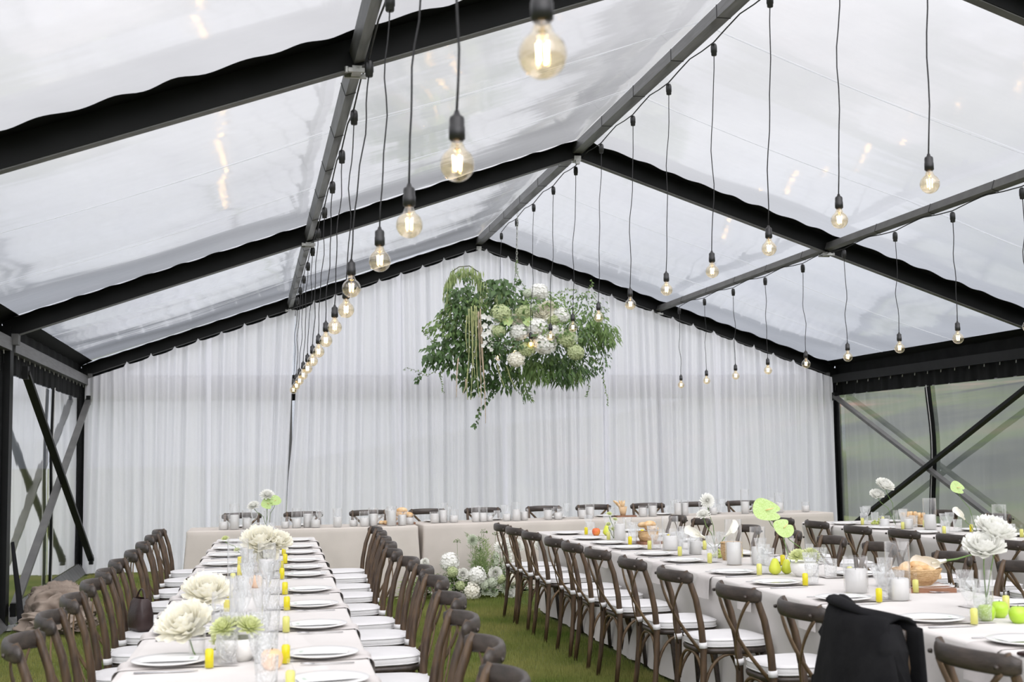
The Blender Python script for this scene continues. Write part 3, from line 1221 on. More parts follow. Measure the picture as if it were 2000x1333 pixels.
mb.grid(12, 40, nap)
NAPK = mb.mesh('napkin', M['napkin'])
mb = MB()
mb.box((0, 0, .0008), (.095, .20, .0016))
CARD = mb.mesh('menu_card', M['paper'], smooth=False)
mb = MB()
for k in range(7):
    mb.leaf((-.022 + .007 * k, .062 + .004 * (k % 3), .0018), (.3 + .1 * k, 1, 0), (0, 0, 1), .024, .009, 0, 0)
PRINT = mb.mesh('printed_sprig', M['print'], smooth=False)
mb = MB()
mb.tube([(0, -.095, .004), (0, .02, .005), (0, .05, .006)], [(.005, .0018), (.003, .0014), (.010, .0012)], 8)
for k in range(4):
    mb.tube([(-.0085 + .0057 * k, .05, .006), (-.0085 + .0057 * k, .10, .009)], [.0016, .0012], 5)
FORK = mb.mesh('fork', M['steel'])
mb = MB()
mb.tube([(0, -.10, .004), (0, .0, .004), (0, .02, .004), (0, .09, .004), (0, .12, .004)], [(.006, .003), (.005, .003), (.009, .0014), (.010, .0012), (.002, .001)], 8)
KNIFE = mb.mesh('table_knife', M['steel'])
BOTG = lathe_mesh('glass_bottle', [(0, .001), (.0155, .001), (.0175, .004), (.0175, .066), (.010, .078), (.008, .082), (.008, .094), (.0095, .096)], M['glass'], 16)
BOTL = lathe_mesh('liqueur', [(0, .004), (.0155, .004), (.0155, .064), (.011, .070), (0, .070)], M['yellow'], 14)
BOTP = lathe_mesh('liqueur', [(0, .004), (.0155, .004), (.0155, .064), (.011, .070), (0, .070)], M['palelemon'], 14)
BOTS = lathe_mesh('stopper', [(0, .090), (.0078, .090), (.0098, .098), (.0098, .106), (0, .107)], M['glass'], 12)
TUMB = lathe_mesh('water_tumbler', [(0, .001), (.031, .001), (.034, .004), (.0395, .112), (.0375, .112), (.0325, .012), (0, .010)], M['cut'], 24, flute=.022)
GOB = lathe_mesh('bowl', [(.0, .075), (.012, .078), (.026, .098), (.037, .13), (.0425, .172), (.0405, .172), (.035, .132), (.024, .102), (0, .083)], M['cut'], 24, flute=.02)
GOBS = lathe_mesh('stem', [(0, .0), (.036, .0), (.036, .003), (.012, .009), (.006, .02), (.0055, .045), (.009, .052), (.0065, .06), (.009, .074), (.012, .079)], M['glass'], 20)

TINTED = M['glass']


def set_thing(o, label, cat, group):
    return tag(o, label, cat, group)


def setting(ex, ey, face, where, nth, side, full=True, yel=None, cut=True, far=False, dark=False):
    """ex, ey = point on the table edge in front of the guest; face = guest's direction"""
    Rm = Matrix.Rotation(face, 3, 'Z')

    def W_(x, y, z=0):
        p = Rm @ Vector((x, y, 0))
        return (ex + p.x, ey + p.y, TZ + z)
    s = -1 if face == WEST else 1
    tail = 'at %s place from head table, %s' % (nth, where)
    gr = where
    jr = face + R.uniform(-.05, .05)
    if not far:
        o = inst(NAPK, 'napkin', None, W_(0, 0), (0, 0, jr))
        set_thing(o, 'folded linen napkin %s' % tail, 'napkin', 'napkins on the ' + gr)
    o = inst(PLATE, 'dinner_plate', None, W_(0, .175, .006), (0, 0, R.random()))
    set_thing(o, 'white dinner plate %s' % tail, 'plate', 'plates on the ' + gr)
    if not far:
        o = inst(CARD, 'menu_card', None, W_(.01 * s, .175, .0215), (0.0, 0, jr + R.uniform(-.15, .15)))
        inst(PRINT, 'printed_sprig', o)
        set_thing(o, 'white menu card %s' % tail, 'menu card', 'menu cards on the ' + gr)
    if cut and not far:
        o = inst(FORK, 'fork', None, W_(-.185, .16, .0), (0, 0, jr))
        set_thing(o, 'silver fork %s' % tail, 'fork', 'forks on the ' + gr)
        o = inst(KNIFE, 'table_knife', None, W_(.185, .16, .0), (0, 0, jr))
        set_thing(o, 'silver knife %s' % tail, 'knife', 'knives on the ' + gr)
    b = empty('liqueur_bottle', W_(.13 * s + R.uniform(-.02, .02), .30 + R.uniform(-.01, .02)), R.random())
    inst(BOTG, 'glass_bottle', b)
    pale = R.random() < .4 if yel is None else yel
    inst(BOTP if pale else BOTL, 'liqueur', b)
    inst(BOTS, 'stopper', b)
    set_thing(b, '%s yellow liqueur bottle %s' % ('small pale' if pale else 'small bright', tail), 'bottle', 'liqueur bottles on the ' + gr)
    o = inst(TUMB, 'water_tumbler', None, W_(.06 * s + R.uniform(-.02, .02), .365 + R.uniform(-.01, .02)), (0, 0, R.random()))
    set_thing(o, 'cut-glass tumbler %s' % tail, 'glass', 'tumblers on the ' + gr)
    g_ = empty('goblet', W_(-.045 * s + R.uniform(-.03, .02), .40 + R.uniform(-.01, .01)), R.random())
    inst(GOB, 'bowl', g_)
    inst(GOBS, 'stem', g_)
    set_thing(g_, 'cut-glass goblet %s' % tail, 'glass', 'goblets on the ' + gr)


for i, y in enumerate([11.77, 10.99, 10.36, 9.79, 9.10, 8.48, 7.57, 6.89, 6.06, 5.21, 4.52]):
    setting(-.5, y, EAST, 'aisle side of middle table', ORD[i + 1], 'm', far=(y > 10.5))
for i, y in enumerate([11.9, 11.2, 10.45, 9.63, 8.85, 8.12, 7.2, 6.4, 5.6]):
    setting(.5, y, WEST, 'far side of middle table', ORD[i + 1], 'm', far=(y > 9.9))
for i, y in enumerate([11.79, 10.93, 10.26, 9.49, 8.87, 8.33, 7.39, 6.64, 5.83, 4.99, 4.40]):
    setting(left_axis(y) + .45, y, WEST, 'aisle side of left table', ORD[i + 1], 'l', yel=[None, None, None, None, False, None, False, False, True, False, True][i])
for i, y in enumerate([11.89, 10.96, 10.19, 9.36, 8.65, 8.06, 7.30, 6.57, 5.79, 4.97]):
    setting(left_axis(y) - .45, y, EAST, 'wall side of left table', ORD[i + 1], 'l')
for i, y in enumerate([12.1, 11.3, 10.55, 9.75, 8.95, 8.2]):
    setting(2.45, y, EAST, 'near side of right-hand table', ORD[i + 1], 'r', far=(y > 99), cut=False)
for i, y in enumerate([12.3, 11.5, 10.7, 9.9]):
    setting(3.39, y, WEST, 'wall side of right-hand table', ORD[i + 1], 'r', far=True)
for i, x in enumerate(G_X):
    yb = 14.25 + .36 if x < -1.5 else 14.68 + (x - 1.12) * .105 + .36
    rz_ = 0
    b = empty('goblet', (x + .14, yb - .22, TZ), R.random())
    inst(GOB, 'bowl', b)
    inst(GOBS, 'stem', b)
    tag(b, 'cut-glass goblet on the head table before the %s chair from the left' % ORD[i + 1], 'glass', 'goblets on the head table')
    o = inst(TUMB, 'water_tumbler', None, (x + .05, yb - .27, TZ), (0, 0, R.random()))
    tag(o, 'cut-glass tumbler on the head table before the %s chair from the left' % ORD[i + 1], 'glass', 'tumblers on the head table')
    o = inst(PLATE, 'dinner_plate', None, (x, yb - .17, TZ + .003))
    tag(o, 'white dinner plate on the head table before the %s chair from the left' % ORD[i + 1], 'plate', 'plates on the head table')

# ------------------------------------------------------------------ candles in glass cylinders
CAND = {}


def candle(x, y, r, hc, hg, label, group, z=TZ):
    key = (round(r, 3), round(hc, 2), round(hg, 2))
    if key not in CAND:
        a, b_, c_ = MB(), MB(), MB()
        a.lathe([(0, .004), (r, .004), (r, hc - .006), (r - .004, hc), (r * .55, hc - .003), (0, hc - .006)], 24)
        g_ = r + .008
        b_.lathe([(0, .001), (g_, .001), (g_ + .001, .004), (g_ + .001, hg), (g_ - .001, hg + .001), (g_ - .0015, .006)], 28)
        c_.tube([(0, 0, hc - .008), (.001, 0, hc + .008)], .0012, 5)
        CAND[key] = (a.mesh('pillar_candle', M['wax']), b_.mesh('glass_cylinder', M['glass']), c_.mesh('wick', M['wick']))
    me = CAND[key]
    root = empty('candle_holder', (x, y, z), R.random())
    inst(me[1], 'glass_cylinder', root)
    c = inst(me[0], 'pillar_candle', root)
    inst(me[2], 'wick', c)
    tag(root, label, 'candle', group)


HT = [(-3.50, 14.05, .048, .085, .16), (-3.39, 14.02, .045, .155, .27), (-3.26, 14.05, .045, .115, .20), (-2.86, 14.05, .04, .07, .12), (-2.74, 14.03, .045, .10, .21), (-2.62, 14.08, .045, .145, .18), (-2.54, 13.99, .045, .085, .15),
      (-2.31, 13.98, .042, .11, .20), (-2.13, 14.10, .042, .065, .10), (-2.02, 14.02, .045, .095, .16), (-1.92, 14.06, .045, .13, .195), (-1.73, 13.98, .048, .165, .21), (-1.61, 14.02, .042, .115, .15), (-1.51, 14.2, .045, .075, .11),
      (-1.21, 14.34, .045, .105, .125), (-1.11, 14.37, .045, .14, .22), (-.99, 14.36, .045, .08, .145), (-.735, 14.38, .043, .105, .18), (-.655, 14.38, .043, .10, .175), (-.57, 14.45, .040, .062, .10), (-.37, 14.42, .045, .078, .165),
      (-.27, 14.38, .045, .13, .21), (-.17, 14.44, .042, .10, .13), (.12, 14.46, .045, .11, .13), (.235, 14.46, .045, .078, .135), (.54, 14.52, .042, .10, .12), (.64, 14.56, .045, .13, .17), (1.30, 14.62, .045, .105, .125),
      (1.42, 14.62, .045, .125, .15), (1.74, 14.64, .04, .15, .19), (1.83, 14.66, .04, .15, .18), (2.07, 14.68, .045, .095, .15), (2.20, 14.69, .043, .085, .18), (2.62, 14.73, .045, .145, .29), (2.76, 14.73, .045, .065, .115),
      (2.92, 14.76, .045, .08, .12), (3.08, 14.78, .048, .125, .24), (3.44, 14.82, .042, .075, .12)]
HT.sort()
for i, (x, y, r, hc, hg) in enumerate(HT):
    kk = i + 1
    if kk <= 21:
        pos = '%s from its left end' % ORD[kk]
    elif len(HT) - i <= 17:
        pos = '%s from its right end' % ORD[len(HT) - i]
    else:
        pos = 'eighteenth from its left end' if kk == 18 else ('nineteenth from its left end' if kk == 19 else 'twentieth from its left end')
    candle(x, y, r, hc, hg, '%s white candle in glass on the head table, %s' % ('tall' if hc > .12 else ('squat' if hc < .08 else 'medium'), pos), 'candles along the head table')

CT = [(-.12, 10.72, .045, .14, .18, 'white candle in glass right of the apples, far part of middle table'),
      (-.06, 9.55, .055, .11, .26, 'wide candle in a tall hurricane, halfway along the middle table'),
      (.06, 9.75, .05, .125, .15, 'white candle just right of the tall hurricane, halfway along middle table'),
      (-.02, 9.1, .045, .10, .17, 'white candle before the calla lilies on the middle table'),
      (-.08, 8.17, .047, .15, .30, 'tall white pillar candle in a hurricane beside the straw basket, middle table'),
      (.07, 8.12, .042, .12, .25, 'white candle in glass right behind the tall pillar candle, middle table'),
      (-.10, 6.37, .055, .125, .19, 'wide white candle in a low glass left of the bread bowl, middle table'),
      (-.06, 5.99, .052, .11, .29, 'candle in the tallest hurricane, directly left of the bread bowl'),
      (.20, 6.62, .045, .07, .11, 'low candle in glass behind the bread bowl on the middle table'),
      (2.97, 11.04, .052, .14, .29, 'tall hurricane candle in the middle of the right-hand table'),
      (2.83, 11.2, .045, .095, .13, 'short candle left of the tall hurricane on the right-hand table'),
      (2.70, 11.4, .04, .09, .12, 'slim candle in glass near the bread cones on right-hand table'),
      (3.00, 9.95, .05, .12, .27, 'hurricane candle behind the two large roses, right-hand table'),
      (3.10, 9.55, .045, .08, .15, 'candle in low glass at the far right edge of the picture'),
      (-3.25, 5.35, .058, .13, .28, 'large hurricane candle nearest the viewer on the left table'),
      (-3.34, 5.75, .048, .09, .18, 'low candle left of the large hurricane on the left table'),
      (-3.13, 8.3, .048, .12, .22, 'candle in glass behind the rose stems on the left table'),
      (-3.24, 9.5, .05, .11, .24, 'candle in glass behind the twin peonies on the left table'),
      (-3.15, 10.9, .045, .10, .15, 'white candle near the far end of the left table'),
      (-3.30, 7.45, .05, .08, .30, 'tall empty-topped hurricane with a low candle, middle of the left table')]
for x, y, r, hc, hg, lab in CT:
    candle(x, y, r, hc, hg, lab, 'candles on the ' + ('left table' if x < -2 else 'middle table' if x < 1.5 else 'right-hand table'))


# ------------------------------------------------------------------ flowers
def petal(mb, p, d, n, ln, wd, cup=.3, nu=4, nv=3):
    p, d, n = Vector(p), Vector(d).normalized(), Vector(n).normalized()
    sd = d.cross(n).normalized()
    n = sd.cross(d)

    def fn(u, v):
        w_ = wd * (math.sin(PI * (.10 + u * .78)) ** .75) * .5
        x = (v - .5) * 2
        return p + d * (ln * u) + sd * (x * w_) + n * (cup * ln * (u * u) * .8 + cup * wd * .5 * x * x)
    mb.grid(nu, nv, fn)


def fib(n):
    g_ = PI * (3 - math.sqrt(5))
    for i in range(n):
        z = 1 - 2 * (i + .5) / n
        r = math.sqrt(1 - z * z)
        yield Vector((r * math.cos(g_ * i), r * math.sin(g_ * i), z))


def m_hydrangea(material, seed=1, n=95, name='hydrangea'):
    q = random.Random(seed)
    mb = MB()
    mb.lathe([(0, -.8), (.5, -.6), (.78, 0), (.6, .55), (0, .8)], 10)
    for d in fib(n):
        rr = .88 + q.uniform(-.13, .13)
        c = d * rr
        t1 = d.cross(Vector((.3, .2, 1))).normalized()
        t2 = d.cross(t1)
        a0 = q.random() * 6
        for k in range(4):
            a = a0 + k * PI / 2
            dd = (t1 * math.cos(a) + t2 * math.sin(a) + d * .35)
            mb.leaf(c, dd, d, .27, .24, fold=-.15, droop=.18)
    return mb.mesh(name, material)


def m_rose(material, name='rose', seed=2, openk=1.0):
    q = random.Random(seed)
    mb = MB()
    for ring, (n, r0, tilt, ln, wd) in enumerate(((4, .04, 1.40, .50, .42), (6, .10, 1.22, .62, .50), (8, .15, 1.04, .72, .56), (10, .19, .82, .80, .60), (11, .22, .56, .88, .62), (12, .24, .30, .94, .62), (11, .24, .04, .92, .62))):
        for k in range(n):
            a = 2 * PI * k / n + ring * .7 + q.uniform(-.12, .12)
            out = Vector((math.cos(a), math.sin(a), 0))
            tl = tilt * openk + q.uniform(-.1, .1)
            d = out * math.cos(tl) + Vector((0, 0, 1)) * math.sin(tl)
            nn = -out * math.sin(tl) + Vector((0, 0, 1)) * math.cos(tl)
            petal(mb, out * r0 + Vector((0, 0, -.25)), d, nn, ln, wd, cup=.32 + q.uniform(-.05, .1))
    return mb.mesh(name, material)


def m_dahlia(material, name='dahlia', n=110, seed=3):
    q = random.Random(seed)
    mb = MB()
    g_ = PI * (3 - math.sqrt(5))
    for i in range(n):
        u = i / n
        el = 1.5 - 1.75 * u
        a = g_ * i
        out = Vector((math.cos(a), math.sin(a), 0))
        d = out * math.cos(el) + Vector((0, 0, 1)) * math.sin(el)
        nn = -out * math.sin(el) + Vector((0, 0, 1)) * math.cos(el)
        petal(mb, d * .12, d, nn, .45 + .45 * u, .2 + .12 * u, cup=.25, nu=3, nv=2)
    return mb.mesh(name, material)


def m_anthurium(material, name='anthurium'):
    mb = MB()

    def fn(u, v):
        a = (v - .5) * 2 * PI
        r = u
        hx = .62 * r * math.sin(a) * (1 + .25 * math.cos(a))
        hy = -r * (math.cos(a) * .8 - .22 * math.exp(-(a / .35) ** 2) * 0) + .1 * r
        if abs(a) > PI - .6:
            k = (abs(a) - (PI - .6)) / .6
            hy -= .34 * r * k * k
        hz = .14 * abs(hx) * abs(hx) * 2 + .05 * math.sin(a * 3) * r
        return (hx * 1.25, -hy, hz)
    mb.grid(6, 40, fn)
    return mb.mesh(name, material)


def m_calla(material, name='calla_lily'):
    mb = MB()

    def fn(u, v):
        a = (v - .5) * 2 * PI * .93
        r = .08 + .24 * u ** 1.8 + (.12 * u ** 3 if abs(a) < 1 else 0)
        return (r * math.sin(a), r * math.cos(a) * (1 if abs(a) > 1 else 1) + .25 * u ** 3 * math.cos(a / 2), 1.0 * u + .45 * u ** 3 * math.cos(a) ** 1)
    mb.grid(10, 20, fn)
    mb.tube([(0, 0, 0), (0, .02, .8)], [.04, .05], 6)
    return mb.mesh(name, material)


HYW = m_hydrangea(M['petalw'], 1)
HYG = m_hydrangea(M['petalg'], 2)
HYS = m_hydrangea(M['petals'], 5)
HYC = m_hydrangea(M['petalc'], 6)
ROW = m_rose(M['petalw'], 'rose', 2)
ROC = m_rose(M['petalc'], 'rose', 4)
PEO = m_rose(M['petalc'], 'peony', 9, 1.1)
DAH = m_dahlia(M['petalw'])
DAG = m_dahlia(M['petals'], 'dahlia', 90, 8)
ANT = m_anthurium(M['lime'])
CAL = m_calla(M['petalc'])
CAR = m_dahlia(M['petaly'], 'carnation', 80, 5)
mb = MB()
mb.tube([(0, 0, 0), (0, -.03, .2), (0, -.05, .45)], [.045, .045, .02], 8)
SPX = mb.mesh('spadix', M['spadix'])


def tilt_to(d):
    return Vector((0, 0, 1)).rotation_difference(Vector(d).normalized()).to_euler()


def vine(mb_leaf, mb_stem, path, n, ln, wd, rs=None, spread=1.0, r0=.0022):
    P = [Vector(p) for p in path]
    # densify
    pts = []
    for i in range(len(P) - 1):
        for k in range(6):
            pts.append(P[i].lerp(P[i + 1], k / 6) + Vector((R.uniform(-.008, .008), R.uniform(-.008, .008), 0)))
    pts.append(P[-1])
    mb_stem.tube(pts, [r0 * (1.2 - .7 * i / len(pts)) for i in range(len(pts))], 5)
    for k in range(n):
        u = (k + R.random() * .5) / n
        i = min(int(u * (len(pts) - 1)), len(pts) - 2)
        p = pts[i].lerp(pts[i + 1], u * (len(pts) - 1) - i)
        t_ = (pts[i + 1] - pts[i]).normalized()
        a = R.random() * 2 * PI
        sd = t_.cross(Vector((math.cos(a), math.sin(a), .3))).normalized()
        d = sd * spread + t_ * .5 + Vector((0, 0, -.3))
        k2 = R.uniform(.7, 1.15) * (1.1 - .45 * u)
        mb_leaf.leaf(p, d, Vector((R.uniform(-.6, .6), -1, .6)), ln * k2, wd * k2, fold=.12, droop=.15)


# ------------------------------------------------------------------ hanging flower arrangement
HY_, HZ = 15.30, 2.99


def hp(px, py, dy=0.0):
    """position inside the arrangement, in its own 2.6 m x 2 m frame (x right, z up), dy towards the back"""
    k = 1 + dy / HY_
    return Vector((-3.24 + (3.20 + (px - 1010) * .00643) * k, HY_ + dy, 1.51 + (HZ - 1.51 - (py - 650) * .00633) * k))


hang = empty('hanging_flower_arrangement', (0, HY_, HZ))
tag(hang, 'large hanging arrangement of greenery and white flowers on a chain before the curtain', 'flower arrangement')


def hb(mb, name, m_, parent=None, smooth=True):
    o = mb.build(name, m_, None, smooth)
    base = Matrix.Translation(Vector((0, HY_, HZ)))
    o.data.transform(base.inverted())
    o.parent = parent or hang
    return o


# wire basket inside and chain
mb = MB()
for k in range(6):
    a = k * PI / 6
    mb.tube([hp(1010 + 120 * math.cos(a), 650 + 0, .45 * math.sin(a)), hp(1010, 690, 0), hp(1010 - 120 * math.cos(a), 650, -.45 * math.sin(a))], .004, 5)
for k in range(3):
    a = 2 * PI * k / 3 + .4
    mb.tube([hp(1010 + 118 * math.cos(a), 650, .44 * math.sin(a)), hp(1010, 560, 0)], .003, 5)
hb(mb, 'wire_frame', M['chain'])
mb = MB()
zz = hp(1010, 562).z
top = 4.46
k = 0
while zz < top:
    c = Vector((-.04 + .03 * (zz - 3.5), HY_, zz + .017))
    P = []
    for j in range(13):
        a = 2 * PI * j / 12
        lx, lz = .0095 * math.cos(a), .021 * math.sin(a)
        P.append(c + (Vector((lx, 0, lz)) if k % 2 == 0 else Vector((0, lx, lz))))
    mb.tube(P, .0026, 5, caps=False)
    zz += .034
    k += 1
o = hb(mb, 'chain', M['chain'])
o['kind'] = 'stuff'

# dense foliage: clumps of leaves (centre px, py, radii, count, material, leaf length, width, droop direction)
CL = [(935, 650, 55, 60, 420, 'leafd', .085, .040), (900, 690, 60, 45, 380, 'leafd', .080, .038), (960, 700, 55, 50, 320, 'leafd', .085, .036), (1010, 640, 90, 60, 420, 'leafm', .075, .034),
      (1000, 585, 60, 28, 200, 'leafd', .085, .045), (975, 560, 22, 20, 70, 'leafd', .10, .06), (905, 620, 45, 40, 300, 'leafd', .08, .036), (1080, 680, 70, 45, 380, 'leafd', .085, .03), (1130, 660, 55, 55, 340, 'leafd', .075, .028),
      (1155, 640, 45, 45, 240, 'leafm', .085, .026), (1110, 600, 60, 35, 170, 'leafm', .045, .024), (1150, 600, 45, 35, 120, 'leafd', .045, .022), (1040, 715, 60, 28, 300, 'leafm', .10, .026), (1110, 722, 50, 28, 260, 'leafd', .10, .026),
      (880, 640, 45, 22, 170, 'leafm', .06, .03), (930, 740, 30, 30, 150, 'leafd', .07, .04), (1060, 590, 50, 28, 150, 'leafm', .05, .026), (985, 740, 30, 22, 120, 'leafd', .075, .035),
      (1185, 650, 28, 28, 120, 'leafm', .10, .022), (1170, 700, 25, 30, 90, 'leafd', .05, .025), (910, 570, 40, 40, 150, 'leafd', .075, .034), (925, 600, 45, 30, 160, 'leafm', .08, .03),
      (850, 690, 22, 22, 60, 'leafd', .085, .055), (1075, 705, 60, 12, 120, 'leafm', .07, .034)]
FRONT = [(1000, 640, 30, 40, 60), (1075, 650, 30, 22, 50), (1030, 665, 30, 16, 40), (1110, 640, 24, 30, 50), (1060, 595, 40, 12, 50), (985, 670, 24, 16, 40)]
for (cx_, cy_, rx, ry, n, mt, ln, wd) in CL:
    mb = MB()
    for _ in range(int(n * .74)):
        while True:
            a, b_, c_ = R.uniform(-1, 1), R.uniform(-1, 1), R.uniform(-1, 1)
            if a * a + b_ * b_ + c_ * c_ < 1:
                break
        rad = Vector((a, b_, c_))
        p = hp(cx_ + a * rx, cy_ + c_ * -ry, b_ * .30)
        d = Vector((a + R.uniform(-.5, .5), b_ * .6 - .3 + R.uniform(-.4, .4), -.75 + c_ * .5 + R.uniform(-.3, .3)))
        mb.leaf(p, d, Vector((a * .6 + R.uniform(-.4, .4), -.7, .7)), ln * R.uniform(.8, 1.45), wd * R.uniform(.8, 1.4), fold=.15, droop=.2)
    o = hb(mb, 'foliage', M[mt])
    o['kind'] = 'stuff'

for (cx_, cy_, rx, ry, n) in FRONT:
    mb = MB()
    for _ in range(n):
        p = hp(cx_ + R.uniform(-1, 1) * rx, cy_ + R.uniform(-1, 1) * ry, -.56 + R.uniform(-.08, .06))
        mb.leaf(p, (R.uniform(-1, 1), R.uniform(-.5, .1), R.uniform(-.8, .5)), (R.uniform(-.4, .4), -1, .5), R.uniform(.04, .085), R.uniform(.02, .036), fold=.12)
    hb(mb, 'foliage', M['leafm' if n % 20 else 'leafd'])['kind'] = 'stuff'

# long narrow hanging leaves along the underside and the right wing
for (px, py, L_, n, mt) in [(1020, 730, 34, 26, 'leafm'), (1045, 722, 38, 30, 'leafm'), (1070, 728, 40, 30, 'leafm'), (1095, 730, 42, 30, 'leafd'), (1120, 728, 34, 26, 'leafm'), (1030, 760, 28, 18, 'leafd'), (1140, 725, 28, 20, 'leafd'),
                            (1160, 625, 38, 26, 'leafm'), (1180, 640, 38, 26, 'leafm'), (1195, 650, 34, 22, 'leafm'), (1150, 655, 30, 22, 'leafm'), (985, 590, 26, 22, 'leafp'), (970, 585, 22, 18, 'leafp')]:
    mb = MB()
    for _ in range(n):
        p = hp(px + R.uniform(-13, 13), py + R.uniform(-12, 10), R.uniform(-.25, .05))
        d = Vector((R.uniform(-.6, .6), R.uniform(-.4, .1), -1))
        mb.leaf(p, d, (R.uniform(-.5, .5), -1, .2), L_ * .0045 * R.uniform(.6, 1.1), .022, fold=.1, droop=.05)
    o = hb(mb, 'palm_frond', M[mt])

# arch of drooping pale leaves at the upper left
ARCH = [(880, 600), (877, 560), (884, 535), (900, 524), (920, 522), (938, 534), (944, 560), (942, 590)]
mb, ms = MB(), MB()
pp = [hp(x, y, -.05) for x, y in ARCH]
ms.tube(pp, .006, 6)
for i in range(len(pp) - 1):
    for k in range(34):
        p = pp[i].lerp(pp[i + 1], R.random()) + Vector((R.uniform(-.05, .05), R.uniform(-.10, .10), R.uniform(-.08, .02)))
        mb.leaf(p, (R.uniform(-.22, .22), R.uniform(-.25, .1), -1), (R.uniform(-.6, .6), -1, 0), R.uniform(.08, .17), .020, fold=.12, droop=.05)
a = hb(mb, 'pale_drooping_leaves', M['leafp'])
a['label'] = 'arch of pale drooping leaves'
hb(ms, 'arched_branch', M['twig'], a)
mb = MB()
for _ in range(110):
    p = hp(885 + R.uniform(-8, 55), 575 + R.uniform(-12, 32), R.uniform(-.15, .1))
    mb.leaf(p, (R.uniform(-1, 1), -.3, -.5), (0, -1, .4), R.uniform(.06, .11), .035)
hb(mb, 'foliage', M['leafd'])['kind'] = 'stuff'

# trailing vines
VN = [([(905, 700), (870, 690), (840, 705), (822, 735), (818, 748)], 40, .085, .058), ([(890, 690), (850, 670), (832, 650), (828, 642)], 24, .05, .03), ([(860, 720), (838, 735), (818, 725), (800, 718), (792, 722)], 16, .035, .018),
      ([(880, 710), (862, 730), (866, 755), (868, 768)], 26, .035, .022), ([(950, 740), (962, 752), (955, 775), (935, 800), (930, 825), (925, 832)], 40, .072, .050), ([(955, 745), (970, 760), (958, 775)], 16, .07, .05),
      ([(1150, 690), (1175, 715), (1180, 745), (1184, 770), (1186, 792)], 44, .034, .022), ([(1135, 700), (1150, 735), (1148, 765), (1143, 775)], 30, .034, .022), ([(1160, 640), (1195, 640), (1212, 650), (1214, 668)], 26, .035, .020),
      ([(1100, 610), (1130, 590), (1150, 570), (1160, 555), (1158, 545)], 30, .045, .028), ([(1090, 600), (1130, 580), (1165, 582), (1180, 600), (1188, 605)], 28, .035, .02), ([(1060, 600), (1090, 575), (1110, 565), (1130, 568)], 26, .035, .02),
      ([(1005, 590), (1000, 740), (1003, 755), (1018, 770), (1022, 790)], 34, .030, .016), ([(900, 640), (860, 640), (845, 648), (832, 655)], 24, .045, .026), ([(870, 610), (860, 620), (872, 655)], 14, .05, .03),
      ([(1030, 570), (1012, 535), (1010, 520), (1012, 510)], 60, .030, .014), ([(1160, 680), (1178, 675), (1186, 695), (1183, 700)], 18, .04, .022), ([(940, 560), (965, 555), (972, 552)], 12, .08, .055),
      ([(985, 590), (1000, 570), (1008, 552), (1018, 548)], 16, .085, .06), ([(900, 600), (875, 605), (862, 618)], 14, .06, .034), ([(1170, 620), (1185, 610), (1192, 600)], 12, .03, .018),
      ([(1030, 735), (1022, 755), (1034, 775), (1036, 782)], 26, .10, .024), ([(1140, 640), (1170, 655), (1182, 690)], 26, .055, .024)]
for path, n, ln, wd in VN:
    ml, ms = MB(), MB()
    vine(ml, ms, [hp(x, y, -.12 + .02 * i) for i, (x, y) in enumerate(path)], n, ln, wd)
    o = hb(ml, 'trailing_vine', M['leafd'] if wd > .03 else M['leafm'])
    hb(ms, 'stem', M['twig'], o)

# tassels of amaranth
for (px, y0, y1, mt) in [(918, 605, 725, 'amaranth'), (923, 600, 780, 'amaranth'), (929, 598, 700, 'amaranth'), (936, 610, 800, 'amarpink'), (940, 605, 760, 'amarpink'), (926, 610, 740, 'amaranth'), (915, 720, 780, 'amaranth'), (897, 700, 775, 'amarpink'),
                         (989, 715, 760, 'amaranth'), (971, 710, 757, 'amaranth'), (932, 600, 775, 'amaranth'), (914, 618, 690, 'amaranth'), (911, 740, 770, 'amarpink'), (942, 640, 825, 'amarpink')]:
    mb = MB()
    n = 26
    P, rr = [], []
    for i in range(n + 1):
        u = i / n
        P.append(hp(px + 2.6 * math.sin(u * (3 + px % 3) + px) * u + (px - 926) * .25 * u, y0 + (y1 - y0) * u, -.34))
        rr.append((.0095 + .003 * math.sin(i * 2.2 + px)) * (1 - .65 * u))
    mb.tube(P, rr, 7)
    o = hb(mb, 'amaranth_tassel', M[mt])

# blooms
FL_ = [(1054, 571, 17, HYW, 'hydrangea'), (1061, 611, 16, PEO, 'peony'), (1096, 617, 15, HYW, 'hydrangea'), (1014, 650, 16, HYW, 'hydrangea'), (1049, 641, 20, HYW, 'hydrangea'), (1088, 648, 15, HYW, 'hydrangea'), (1061, 673, 21, HYW, 'hydrangea'),
       (1012, 625, 12, ROC, 'rose'), (980, 614, 17, HYG, 'hydrangea'), (1024, 612, 15, HYG, 'hydrangea'), (1106, 662, 17, HYG, 'hydrangea'), (1123, 688, 16, HYG, 'hydrangea'), (1028, 682, 15, HYG, 'hydrangea'), (975, 648, 12, HYG, 'hydrangea'),
       (1082, 626, 13, HYG, 'hydrangea'), (1008, 702, 15, HYC, 'hydrangea'), (1042, 604, 10, HYS, 'hydrangea'), (1118, 662, 11, HYS, 'hydrangea'), (1032, 574, 9, HYS, 'hydrangea'), (1045, 655, 12, ROW, 'rose'), (1075, 668, 11, ROW, 'rose'), (1072, 600, 11, PEO, 'peony')]
for px, py, r, me, nm in FL_:
    p = hp(px, py, -.52 + (.2 if py < 600 else 0)) - Vector((0, HY_, HZ))
    inst(me, nm, hang, p, tilt_to((R.uniform(-.3, .3), -1, R.uniform(0, .5))), (r * .0074, r * R.uniform(.0060, .0070), r * .0060))
